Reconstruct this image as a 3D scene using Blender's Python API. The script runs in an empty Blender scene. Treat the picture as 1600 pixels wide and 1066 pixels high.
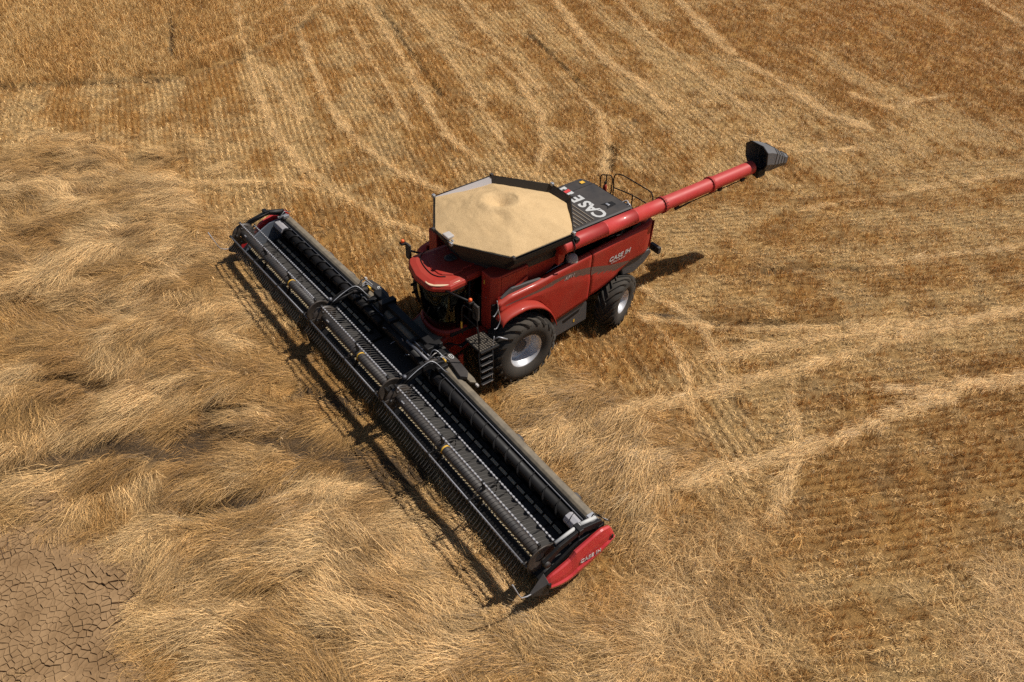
import bpy, bmesh, math, random
import numpy as np
from mathutils import Vector, Matrix

# ------------------------------------------------------------------ camera, sky, sun, exposure
scn = bpy.context.scene
C = scn.collection
cam_d = bpy.data.cameras.new('camera')
cam = bpy.data.objects.new('camera', cam_d)
C.objects.link(cam)
CAM = np.array([15.0526, -10.9463, 15.8321])
cR = np.array([0.60629651, 0.79464709, 0.03066823])
cU = np.array([-0.53120395, 0.37599387, 0.75924369])
cF = np.array([-0.59179972, 0.47661788, -0.65008344])
mw = Matrix.Identity(4)
for i in range(3):
    mw[i][0] = cR[i]; mw[i][1] = cU[i]; mw[i][2] = -cF[i]; mw[i][3] = CAM[i]
cam.matrix_world = mw
cam_d.sensor_width = 36.0
cam_d.lens = 1315.36 / 1600 * 36
cam_d.clip_start = 0.1
cam_d.clip_end = 9000
scn.camera = cam

SUN = Vector((0.27, 0.57, 1.0)).normalized()
elev = math.asin(SUN.z); azim = math.atan2(SUN.x, SUN.y)
wd = bpy.data.worlds.new('World'); scn.world = wd; wd.use_nodes = True
nt = wd.node_tree
sky = nt.nodes.new('ShaderNodeTexSky'); sky.sky_type = 'NISHITA'; sky.sun_disc = False
sky.sun_elevation = elev; sky.sun_rotation = azim; sky.altitude = 200; sky.dust_density = 1.2
bg = nt.nodes['Background']; bg.inputs['Strength'].default_value = 0.05
nt.links.new(sky.outputs[0], bg.inputs['Color'])
sl = bpy.data.lights.new('sun', 'SUN'); sl.energy = 4.9; sl.angle = math.radians(0.53); sl.color = (1.0, 0.955, 0.88)
so = bpy.data.objects.new('sun', sl); C.objects.link(so)
so.rotation_euler = SUN.to_track_quat('Z', 'Y').to_euler(); so.location = (20, 30, 60)
scn.view_settings.view_transform = 'Standard'; scn.view_settings.look = 'None'
scn.view_settings.exposure = 0.0; scn.view_settings.gamma = 1.0
scn.view_settings.use_curve_mapping = False
scn.render.engine = 'CYCLES'
scn.cycles.max_bounces = 5; scn.cycles.diffuse_bounces = 2; scn.cycles.sample_clamp_indirect = 2.0; scn.cycles.glossy_bounces = 3
scn.cycles.use_denoising = False

rng = np.random.default_rng(11)
random.seed(4)

# ------------------------------------------------------------------ helpers: materials
def lin(c): return tuple(c) + (1.0,)
def new_mat(name):
    m = bpy.data.materials.new(name); m.use_nodes = True
    return m, m.node_tree, m.node_tree.nodes['Principled BSDF']

def paint(name, col, rough=0.4, metal=0.0, dust=0.25, dust_col=(0.33, 0.22, 0.12), dscale=3.0, bump=0.0, coat=0.0, spec=0.5, fine=40.0, updust=0.0):
    """paint, plastic or metal with a thin uneven film of field dust and rough wear"""
    m, t, b = new_mat(name)
    N = t.nodes; L = t.links
    tc = N.new('ShaderNodeTexCoord')
    n1 = N.new('ShaderNodeTexNoise'); n1.inputs['Scale'].default_value = dscale; n1.inputs['Detail'].default_value = 8; n1.inputs['Roughness'].default_value = 0.65
    L.new(tc.outputs['Object'], n1.inputs['Vector'])
    n2 = N.new('ShaderNodeTexNoise'); n2.inputs['Scale'].default_value = fine; n2.inputs['Detail'].default_value = 3
    L.new(tc.outputs['Object'], n2.inputs['Vector'])
    mr = N.new('ShaderNodeMapRange'); mr.inputs[1].default_value = 0.35; mr.inputs[2].default_value = 0.75
    mr.inputs[3].default_value = dust * 0.25; mr.inputs[4].default_value = dust
    L.new(n1.outputs[0], mr.inputs[0])
    fac = mr.outputs[0]
    if updust > 0:
        g = N.new('ShaderNodeNewGeometry'); sx = N.new('ShaderNodeSeparateXYZ'); L.new(g.outputs['Normal'], sx.inputs[0])
        m1 = N.new('ShaderNodeMath'); m1.operation = 'MULTIPLY'; m1.use_clamp = True; m1.inputs[1].default_value = updust
        L.new(sx.outputs[2], m1.inputs[0])
        m3 = N.new('ShaderNodeMath'); m3.operation = 'MULTIPLY'; L.new(m1.outputs[0], m3.inputs[0]); L.new(n1.outputs[0], m3.inputs[1])
        m2 = N.new('ShaderNodeMath'); m2.operation = 'ADD'; m2.use_clamp = True
        L.new(fac, m2.inputs[0]); L.new(m3.outputs[0], m2.inputs[1]); fac = m2.outputs[0]
    mx = N.new('ShaderNodeMix'); mx.data_type = 'RGBA'
    mx.inputs['A'].default_value = lin(col); mx.inputs['B'].default_value = lin(dust_col)
    L.new(fac, mx.inputs['Factor'])
    L.new(mx.outputs['Result'], b.inputs['Base Color'])
    r = N.new('ShaderNodeMapRange'); r.inputs[3].default_value = rough; r.inputs[4].default_value = min(1, rough + 0.35)
    L.new(n1.outputs[0], r.inputs[0]); L.new(r.outputs[0], b.inputs['Roughness'])
    b.inputs['Metallic'].default_value = metal
    b.inputs['Specular IOR Level'].default_value = spec
    b.inputs['Coat Weight'].default_value = coat; b.inputs['Coat Roughness'].default_value = 0.12
    if bump > 0:
        bp = N.new('ShaderNodeBump'); bp.inputs['Strength'].default_value = bump; bp.inputs['Distance'].default_value = 0.01
        L.new(n2.outputs[0], bp.inputs['Height']); L.new(bp.outputs[0], b.inputs['Normal'])
    return m

# ------------------------------------------------------------------ numpy noise and geometry helpers for the field
def _h(ix, iy, s):
    n = (ix.astype(np.int64) * 374761393 + iy.astype(np.int64) * 668265263 + s * 1442695041) & 0xffffffff
    n = ((n ^ (n >> 13)) * 1274126177) & 0xffffffff
    return ((n ^ (n >> 16)) & 0xffff) / 65535.0
def vn(x, y, s=0):
    ix = np.floor(x); iy = np.floor(y); fx = x - ix; fy = y - iy
    fx = fx * fx * fx * (fx * (fx * 6 - 15) + 10); fy = fy * fy * fy * (fy * (fy * 6 - 15) + 10)
    ix = ix.astype(np.int64); iy = iy.astype(np.int64)
    a = _h(ix, iy, s); b = _h(ix + 1, iy, s); c = _h(ix, iy + 1, s); d = _h(ix + 1, iy + 1, s)
    return (a * (1 - fx) + b * fx) * (1 - fy) + (c * (1 - fx) + d * fx) * fy
def fbm(x, y, s=0, o=4, g=0.5):
    r = 0; a = 1; t = 0
    for k in range(o):
        r = r + a * vn(x * 2 ** k + 17.3 * k, y * 2 ** k - 9.1 * k, s + k); t += a; a *= g
    return r / t
def sstep(a, b, x):
    t = np.clip((x - a) / (b - a), 0, 1); return t * t * (3 - 2 * t)

TRACKS = {
 'pale': [
  (0.40, [(-32.1, 6.32), (-22.99, 3.02), (-18.49, 1.61), (-14.63, 0.52), (-11.98, 0.3), (-9.33, 0.48), (-6.97, 0.92), (-4.86, 1.89)]),
  (0.40, [(-30.73, 8.52), (-24.64, 6.46), (-19.65, 4.77), (-15.4, 3.47), (-12.34, 2.96), (-9.55, 3.01), (-7.45, 3.62)]),
  (0.22, [(-29.25, 10.9), (-21.91, 8.37), (-16.7, 6.72), (-12.39, 5.35)]),
  (0.22, [(-27.57, 13.6), (-19.88, 11.53), (-13.42, 9.28), (-8.88, 7.61)]),
  (0.22, [(-25.87, 16.34), (-19.2, 14.17), (-14.45, 12.73), (-11.72, 11.86)]),
  (0.22, [(-21.02, 24.13), (-14.77, 21.1), (-10.06, 19.45), (-5.92, 18.28)]),
  (0.16, [(3.19, 10.25), (4.83, 13.55), (6.85, 18.11)]),
  (0.16, [(0.92, 13.5), (2.27, 17.43), (4.18, 23.22)]),
  (0.43, [(-23.17, 3.74), (-24.29, 5.43), (-25.99, 7.68), (-28.05, 9.86)]),
  (0.36, [(-24.19, 1.18), (-25.15, 3.32), (-27.53, 6.99)]),
  (0.36, [(-28.51, 12.1), (-21.97, 9.85), (-17.27, 8.41), (-13.44, 6.97), (-10.82, 6.18), (-8.68, 6.06)]),
  (0.36, [(-19.71, 11.8), (-16.39, 12.5), (-13.4, 11.74), (-10.32, 10.55), (-8.03, 8.87), (-6.46, 7.14)]),
  (0.50, [(-10.86, 13.16), (-8.96, 12.6), (-6.8, 11.18), (-5.18, 9.45)]),
  (0.72, [(-22.98, 20.98), (-15.9, 17.73), (-12.79, 16.63), (-10.35, 16.39), (-7.57, 15.23)]),
  (0.94, [(-19.24, 27.0), (-13.45, 23.98), (-10.29, 22.63)]),
  (0.72, [(-9.66, 22.14), (-7.13, 21.93), (-3.46, 20.85), (-1.77, 21.22)]),
  (0.43, [(-9.73, 42.28), (-3.97, 38.82), (-1.82, 38.01)]),
  (0.58, [(9.13, 15.76), (7.86, 12.32), (6.89, 10.42), (6.0, 8.49), (5.21, 6.53), (4.63, 4.98)]),
  (0.50, [(7.75, 11.79), (7.07, 9.49), (6.6, 7.67), (6.14, 5.95), (5.63, 4.13), (5.1, 2.44), (4.61, 1.03), (4.23, -1.06)]),
  (0.50, [(10.76, 12.44), (9.47, 9.59), (8.99, 7.22), (8.58, 4.99), (8.16, 3.46), (7.68, 2.08), (7.31, 0.64), (6.98, -0.74)]),
  (0.22, [(10.31, 11.49), (9.35, 9.78), (8.68, 8.31), (7.68, 7.08)]),
  (0.25, [(6.36, 6.02), (7.4, 4.92), (8.21, 4.09), (8.57, 3.32), (9.28, 1.79)]),
  (0.22, [(1.98, 4.5), (3.39, 5.62), (4.98, 7.55), (5.82, 9.05), (6.71, 10.69)]),
  (0.25, [(2.2, 4.55), (3.48, 4.33), (4.71, 3.71), (5.64, 2.86)]),
  (0.22, [(3.07, 5.79), (4.53, 5.09), (5.51, 4.4)]),
  (0.22, [(0.07, 5.48), (1.75, 5.54), (3.1, 5.82)]),
  (0.36, [(1.1, -10.75), (1.57, -9.19), (1.99, -7.84), (2.14, -6.77), (2.76, -5.58)]),
  (0.43, [(4.17, -9.8), (4.29, -8.88), (4.9, -7.4), (5.31, -5.74), (5.7, -4.64)]),
  (0.29, [(-22.58, 2.68), (-20.42, 2.95), (-15.33, 1.98)]),
  (0.36, [(-17.87, -9.22), (-15.46, -8.09), (-13.19, -7.02), (-13.09, -4.63)]),
  (0.29, [(-6.97, 0.92), (-9.66, 0.4), (-11.3, -0.81), (-12.89, -3.54), (-14.57, -6.39)]),
  (0.43, [(-4.03, 23.49), (-2.25, 23.8), (-1.54, 27.25)]),
  (0.29, [(-4.1, 16.18), (-1.86, 17.06), (-0.85, 19.04)]),
 ],
 'dark': [
  (0.30, [(-25.47, -7.57), (-24.13, -4.82), (-22.91, -2.49), (-22.06, -0.82), (-22.27, 1.02), (-22.72, 2.74), (-23.92, 5.25), (-26.06, 8.44)]),
  (0.25, [(-29.68, 1.85), (-26.74, 0.86), (-24.31, 0.02)]),
  (0.95, [(-2.32, -12.6), (-2.32, -11.76), (-2.32, -11.18), (-1.77, -9.51), (-0.77, -7.94), (0.32, -6.57), (1.59, -5.28), (3.14, -4.38)]),
  (0.17, [(-18.15, 15.81), (-15.58, 15.19), (-13.67, 14.6), (-11.21, 13.84)]),
  (0.13, [(-25.29, 11.44), (-19.19, 9.61), (-14.19, 8.12)]),
  (0.16, [(1.82, 4.65), (3.2, 5.82), (4.78, 7.79), (5.65, 9.28)]),
  (0.18, [(2.59, 9.39), (3.08, 10.4), (4.3, 12.16)]),
  (0.35, [(-1.71, -7.4), (-1.04, -6.46), (0.05, -5.54)]),
  (0.50, [(-5.26, -10.71), (-5.16, -9.93), (-4.29, -9.35)]),
  (0.60, [(1.36, -8.8), (1.84, -7.77), (1.78, -6.59)]),
  (0.30, [(-0.85, -6.19), (-1.14, -4.94), (0.51, -4.3)]),
  (0.30, [(-6.53, 11.11), (-5.25, 9.78)]),
 ],
}
REGIONS = {
 'LODGED': [(-20.18, -9.6), (-17.68, -5.44), (-15.07, -2.94), (-10.87, -3.65), (-8.41, -3.56), (-2.18, -4.61), (4.01, -3.85), (7.69, -3.85), (8.92, -2.94), (10.56, -3.77), (4.36, -12.15), (3.75, -10.97), (1.3, -10.67), (-0.04, -11.79), (-0.91, -13.42)],
 'LODGED_BACK': [(1.46, -1.28), (2.68, 0.43), (4.44, 1.19), (6.59, 1.85), (7.65, 1.18), (7.61, -1.13), (7.21, -1.37)],
 'WISPY': [(8.92, -2.94), (7.78, -0.89), (8.64, 1.22), (10.41, 0.67), (12.5, -1.14), (10.56, -3.77)],
 'WISPY_CORNER': [(12.89, 3.25), (14.32, 5.2), (15.47, 2.88), (14.63, 1.74)],
 'STANDING': [(-41.84, -5.31), (-31.21, 11.95), (-26.06, 8.44), (-23.34, 4.64), (-22.27, 1.02), (-22.91, -2.49), (-25.91, -8.47)],
 'ORANGE': [(-15.66, 37.2), (-7.52, 50.41), (1.5, 31.86), (-3.28, 25.86), (-10.71, 25.8)],
 'DARKBROWN': [(8.62, 4.67), (9.09, 7.68), (11.07, 12.19), (13.83, 6.51), (11.81, 5.6), (10.25, 4.77)],
 'CHAFF': [(-0.51, 10.66), (0.74, 15.61), (5.56, 23.5), (8.65, 17.15), (7.78, 12.46), (3.28, 8.87)],
 'MUD': [(-1.54, -13.56), (-0.51, -11.93), (0.31, -11.34), (0.67, -10.82), (1.84, -10.51), (2.68, -10.7), (3.38, -11.23), (5.11, -11.14), (2.44, -14.75)],
 'MUD_SMALL': [(-1.46, -11.9), (-1.18, -11.2), (-0.3, -11.09), (-0.57, -11.92)],
 'ROWS_RIGHT': [(-3.34, 9.63), (-0.25, 14.99), (4.0, 26.72), (12.66, 10.28), (15.61, 2.85), (12.51, -1.34), (5.67, 4.61), (1.64, 4.83)],
 'ROWS_FAR': [(-20.99, 33.3), (-7.93, 54.73), (4.62, 27.64), (-0.25, 14.99), (-5.19, 18.26)],
}


def sdist(x, y, poly):
    """signed distance to a polygon, positive inside"""
    P = np.array(poly, float); n = len(P)
    d = np.full(x.shape, 1e9); ins = np.zeros(x.shape, bool)
    for i in range(n):
        a = P[i]; b = P[(i + 1) % n]
        ex, ey = b - a; wx = x - a[0]; wy = y - a[1]
        t = np.clip((wx * ex + wy * ey) / (ex * ex + ey * ey), 0, 1)
        d = np.minimum(d, np.hypot(wx - ex * t, wy - ey * t))
        c = ((a[1] > y) != (b[1] > y)) & (x < (b[0] - a[0]) * (y - a[1]) / (b[1] - a[1] + 1e-12) + a[0])
        ins ^= c
    return np.where(ins, d, -d)
def region(x, y, name, soft=1.0, rag=1.0):
    return sstep(-soft, soft, sdist(x, y, REGIONS[name]) + rag * (fbm(x * 0.9, y * 0.9, 31, 4) - 0.5) * 3)
def track_field(x, y, kind):
    """strength 0..1, tangent angle and signed side of the nearest track of a kind"""
    S = np.zeros(x.shape); A = np.zeros(x.shape); Q = np.zeros(x.shape)
    wob = (fbm(x * 0.7, y * 0.7, 77, 4) - 0.5)
    for w, pts in TRACKS[kind]:
        best = np.full(x.shape, 1e9); ang = np.zeros(x.shape); side = np.zeros(x.shape)
        for i in range(len(pts) - 1):
            a = np.array(pts[i]); b = np.array(pts[i + 1]); ex, ey = b - a
            wx = x - a[0]; wy = y - a[1]
            t = np.clip((wx * ex + wy * ey) / (ex * ex + ey * ey), 0, 1)
            dx = wx - ex * t; dy = wy - ey * t; d = np.hypot(dx, dy)
            m = d < best
            best = np.where(m, d, best); ang = np.where(m, math.atan2(ey, ex), ang)
            side = np.where(m, np.sign(ex * dy - ey * dx) * d, side)
        dd = best + wob * w * (.55 if kind == 'pale' else 1.0)
        s = 1 - (sstep(w * 0.16, w * 0.44, dd) if kind == 'pale' else sstep(w * .38, w * .8, dd))
        m = s > S
        S = np.where(m, s, S); A = np.where(m, ang, A); Q = np.where(m, side, Q)
    return S, A, Q

ROW_A = math.atan2(-5.2, 16.0); ROW_B = math.atan2(10.1, 5.3)
def fields(x, y):
    """everything the ground and the straw need to know about a spot"""
    f = {}
    lod = np.maximum(region(x, y, 'LODGED', 2.6, 1.7), region(x, y, 'LODGED_BACK', 1.2, 0.8))
    wis = np.maximum(region(x, y, 'WISPY', 1.5), region(x, y, 'WISPY_CORNER', 0.7))
    sta = .6 * region(x, y, 'STANDING', 0.6, 0.5)
    mud = np.maximum(region(x, y, 'MUD', 0.35, 0.35), 0.9 * region(x, y, 'MUD_SMALL', 0.3, 0.4))
    org = region(x, y, 'ORANGE', 6.0, 2); drk = region(x, y, 'DARKBROWN', 3.0, 2.5)
    cha = region(x, y, 'CHAFF', 2.5, 2); rr = region(x, y, 'ROWS_RIGHT', 2.0, 0.5)
    ps, pa, _ = track_field(x, y, 'pale'); ds, da, dq = track_field(x, y, 'dark')
    gap = sstep(0.24, 0.5, fbm(x * 0.45, y * 0.45, 5, 3))          # tracks fade and break up
    ps = ps * (0.62 + 0.38 * gap)
    n1 = fbm(x * 0.22, y * 0.22, 1, 4); n2 = fbm(x * 0.9, y * 0.9, 2, 4)
    # laid crop: the direction swirls, in locks that lie over one another
    wx = x + 2.2 * (fbm(x * .3, y * .3, 41, 3) - .5); wy = y + 2.2 * (fbm(x * .3, y * .3, 43, 3) - .5)
    flow = math.radians(-118) + 3.4 * (fbm(wx * 0.16, wy * 0.16, 51, 3) - 0.5) + 1.2 * (fbm(wx * 0.75, wy * 0.75, 53, 3) - 0.5)
    lu = (x + 1.1 * (fbm(x * .8, y * .8, 45, 3) - .5)); lv = (y + 1.1 * (fbm(x * .8, y * .8, 47, 3) - .5))
    ca_, sa_ = math.cos(-2.1), math.sin(-2.1)
    pu = (lu * ca_ + lv * sa_) / 1.9; pv = (-lu * sa_ + lv * ca_) / 0.95
    iu = np.floor(pu).astype(np.int64); iv = np.floor(pv).astype(np.int64)
    bd = np.full(x.shape, 1e9); bd2 = np.full(x.shape, 1e9); lid = np.zeros(x.shape)
    for du in (-1, 0, 1):
        for dv in (-1, 0, 1):
            cu = iu + du; cv = iv + dv
            d = (cu + _h(cu, cv, 3) - pu) ** 2 + (cv + _h(cu, cv, 4) - pv) ** 2
            m = d < bd
            bd2 = np.where(m, bd, np.minimum(bd2, d)); lid = np.where(m, _h(cu, cv, 6), lid); bd = np.where(m, d, bd)
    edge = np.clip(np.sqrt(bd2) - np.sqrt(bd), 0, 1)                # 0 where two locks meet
    flow = flow + (lid - .5) * 1.5
    # drill rows: direction and the patches that stretch along them
    ra = np.where(rr < .5, ROW_A, ROW_B)
    q = x * np.cos(ra) + y * np.sin(ra); r = -x * np.sin(ra) + y * np.cos(ra)
    pn = .5 * fbm(q * .16, r * .75, 201, 3) + .3 * fbm(x * .75, y * .75, 203, 3) + .2 * fbm(x * 2.2, y * 2.2, 205, 2)
    brn = sstep(.37, .60, pn + .07 * org + .05 * drk - .09 * cha - .16 * ps)
    f.update(lod=lod, wis=wis, sta=sta, mud=mud, org=org, drk=drk, cha=cha, rr=rr, ps=ps, pa=pa, ds=ds, da=da, n1=n1, n2=n2, flow=flow, lid=lid, edge=edge, brn=brn)
    return f

def height(x, y, f=None):
    f = f or fields(x, y)
    h = 0.06 * (fbm(x * 0.35, y * 0.35, 7, 3) - 0.5)
    un = fbm(x * 0.6, y * 0.6, 21, 3)
    h = h + f['lod'] * (0.24 * (sstep(0.3, 0.7, un) - 0.35) + .13 * (f['lid'] - .5) + .10 * sstep(0, .45, f['edge'])) + f['wis'] * (0.10 * (un - .5) + .06 * (f['lid'] - .5))
    h = h - 0.26 * f['ds'] + 0.02 * f['ps'] - 0.06 * f['mud']
    h = h + 0.05 * (fbm(x * 2.3, y * 2.3, 9, 3) - 0.5) * (1 - f['mud'])
    # keep it low where the tyres and the header stand
    near = np.exp(-((np.maximum(np.abs(x) - 2.3, 0) / 1.2) ** 2 + (np.maximum(np.abs(y - 1.8) - 3.4, 0) / 1.2) ** 2))
    hd = np.exp(-((np.maximum(np.abs(x) - 7.8, 0) / 1.0) ** 2 + (np.maximum(np.abs(y + 3.9) - 1.9, 0) / .9) ** 2))
    k = np.maximum(near, hd)
    return h * (1 - k) + k * 0.03 * (f['n2'] - .5) - .10 * hd

PALE = np.array([0.72, 0.468, 0.212]); STRAW = np.array([0.46, 0.264, 0.095]); BROWN = np.array([0.33, 0.175, 0.058])
SPALE = np.array([0.74, 0.472, 0.195]); SBROWN = np.array([0.61, 0.325, 0.098]); DARK = np.array([0.085, 0.05, 0.025])
def mixc(a, b, t):
    t = np.clip(t, 0, 1)[:, None]; return a * (1 - t) + b * t
def straw_colour(x, y, f):
    n = len(x)
    lay = np.tile(STRAW, (n, 1))
    lay = mixc(lay, PALE, 0.95 * sstep(0.40, 0.62, fbm(x * 0.7, y * 0.7, 63, 4) + .16 * (f['lid'] - .5)))
    lay = mixc(lay, BROWN, 0.75 * sstep(0.5, 0.68, fbm(x * 1.2, y * 1.2, 65, 4) - .1 * (f['lid'] - .5)))
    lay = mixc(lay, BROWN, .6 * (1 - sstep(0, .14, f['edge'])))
    st = mixc(np.tile(SPALE, (n, 1)), SBROWN, f['brn'])
    st = mixc(st, np.array([0.64, 0.33, 0.095]), 0.6 * f['org'])
    st = mixc(st, np.array([0.54, 0.300, 0.105]), 0.5 * f['drk'])
    st = mixc(st, np.array([0.70, 0.44, 0.17]), 0.75 * f['sta'])
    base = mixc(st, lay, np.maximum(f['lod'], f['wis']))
    base = mixc(base, BROWN * 0.8, 0.8 * f['ds'])
    base = mixc(base, PALE * 1.03, f['ps'] * 0.85)
    return base

# ------------------------------------------------------------------ ground: one sheet, fine where the photograph looks, reaching to the horizon
def graded(lo, hi, step, far):
    core = list(np.arange(lo, hi + 1e-6, step)); a = []; s = step; v = lo
    while v > -far: s *= 1.35; v -= s; a.append(v)
    b = []; s = step; v = core[-1]
    while v < far: s *= 1.35; v += s; b.append(v)
    return np.array(a[::-1] + core + b)
gx = graded(-32, 18, 0.13, 3500); gy = graded(-15.5, 40, 0.13, 3500)
X, Y = np.meshgrid(gx, gy); xs = X.ravel(); ys = Y.ravel()
gf = fields(xs, ys)
gz = height(xs, ys, gf)
far = sstep(60, 400, np.hypot(xs, ys)); gz = gz * (1 - far)
soil = np.array([0.135, 0.083, 0.043])
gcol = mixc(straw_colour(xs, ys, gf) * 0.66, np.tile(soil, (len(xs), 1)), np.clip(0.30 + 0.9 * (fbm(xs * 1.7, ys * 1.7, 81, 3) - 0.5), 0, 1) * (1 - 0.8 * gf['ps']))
MUDC = np.array([0.30, 0.195, 0.125])
gcol = mixc(gcol, np.array([0.085, 0.058, 0.036]), gf['ds'] * .85)
gcol = mixc(gcol, MUDC * 0.4, gf['mud'])
me = bpy.data.meshes.new('ground')
nx, ny = len(gx), len(gy)
me.vertices.add(nx * ny)
me.vertices.foreach_set('co', np.stack([xs, ys, gz], 1).ravel())
i0 = (np.arange(ny - 1)[:, None] * nx + np.arange(nx - 1)[None, :]).ravel()
quads = np.stack([i0, i0 + 1, i0 + nx + 1, i0 + nx], 1).ravel()
nq = len(i0)
me.loops.add(nq * 4); me.loops.foreach_set('vertex_index', quads)
me.polygons.add(nq); me.polygons.foreach_set('loop_start', np.arange(0, nq * 4, 4)); me.polygons.foreach_set('loop_total', np.full(nq, 4))
me.polygons.foreach_set('use_smooth', np.ones(nq, bool))
me.update(); me.validate()
at = me.attributes.new('gcol', 'FLOAT_COLOR', 'POINT'); at.data.foreach_set('color', np.concatenate([gcol, np.ones((len(gcol), 1))], 1).ravel())
am = me.attributes.new('mudm', 'FLOAT', 'POINT'); am.data.foreach_set('value', gf['mud'])
ground = bpy.data.objects.new('ground', me); C.objects.link(ground)
ground['kind'] = 'structure'; ground['label'] = 'dry harvested field soil under straw and stubble'
m, t, b = new_mat('field_soil')
N = t.nodes; L = t.links
a = N.new('ShaderNodeAttribute'); a.attribute_name = 'gcol'
tc = N.new('ShaderNodeTexCoord')
nz = N.new('ShaderNodeTexNoise'); nz.inputs['Scale'].default_value = 22; nz.inputs['Detail'].default_value = 10; nz.inputs['Roughness'].default_value = .75
L.new(tc.outputs['Object'], nz.inputs['Vector'])
mp = N.new('ShaderNodeMapping'); mp.inputs['Scale'].default_value = (60, 9, 9); mp.inputs['Rotation'].default_value = (0, 0, 0.9)
L.new(tc.outputs['Object'], mp.inputs['Vector'])
n3 = N.new('ShaderNodeTexNoise'); n3.inputs['Scale'].default_value = 1; n3.inputs['Detail'].default_value = 4; n3.inputs['Distortion'].default_value = 1.5
L.new(mp.outputs[0], n3.inputs['Vector'])
ad = N.new('ShaderNodeMath'); ad.operation = 'ADD'; L.new(nz.outputs[0], ad.inputs[0]); L.new(n3.outputs[0], ad.inputs[1])
mr = N.new('ShaderNodeMapRange'); mr.inputs[1].default_value = 0.6; mr.inputs[2].default_value = 1.4; mr.inputs[3].default_value = 0.30; mr.inputs[4].default_value = 2.1
L.new(ad.outputs[0], mr.inputs[0])
mu = N.new('ShaderNodeMix'); mu.data_type = 'RGBA'; mu.blend_type = 'MULTIPLY'; mu.inputs['Factor'].default_value = 1
L.new(a.outputs['Color'], mu.inputs['A']); L.new(mr.outputs[0], mu.inputs['B'])
L.new(mu.outputs['Result'], b.inputs['Base Color']); b.inputs['Roughness'].default_value = 0.95; b.inputs['Specular IOR Level'].default_value = 0.15
bpn = N.new('ShaderNodeBump'); bpn.inputs['Strength'].default_value = 1.0; bpn.inputs['Distance'].default_value = 0.06
L.new(ad.outputs[0], bpn.inputs['Height']); L.new(bpn.outputs[0], b.inputs['Normal'])
me.materials.append(m)

# ------------------------------------------------------------------ straw: small clumps of single blades, instanced
def straw_mat(name, sheen=0.35):
    m, t, b = new_mat(name); N = t.nodes; L = t.links
    a = N.new('ShaderNodeAttribute'); a.attribute_type = 'INSTANCER'; a.attribute_name = 'tcol'
    s = N.new('ShaderNodeAttribute'); s.attribute_name = 'shade'
    mr = N.new('ShaderNodeMapRange'); mr.inputs[3].default_value = 0.25; mr.inputs[4].default_value = 1.7
    L.new(s.outputs['Fac'], mr.inputs[0])
    mu = N.new('ShaderNodeMix'); mu.data_type = 'RGBA'; mu.blend_type = 'MULTIPLY'; mu.inputs['Factor'].default_value = 1
    L.new(a.outputs['Color'], mu.inputs['A']); L.new(mr.outputs[0], mu.inputs['B'])
    L.new(mu.outputs['Result'], b.inputs['Base Color'])
    b.inputs['Roughness'].default_value = 0.5; b.inputs['Specular IOR Level'].default_value = sheen
    return m
STRAWM = straw_mat('dry_straw')

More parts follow.
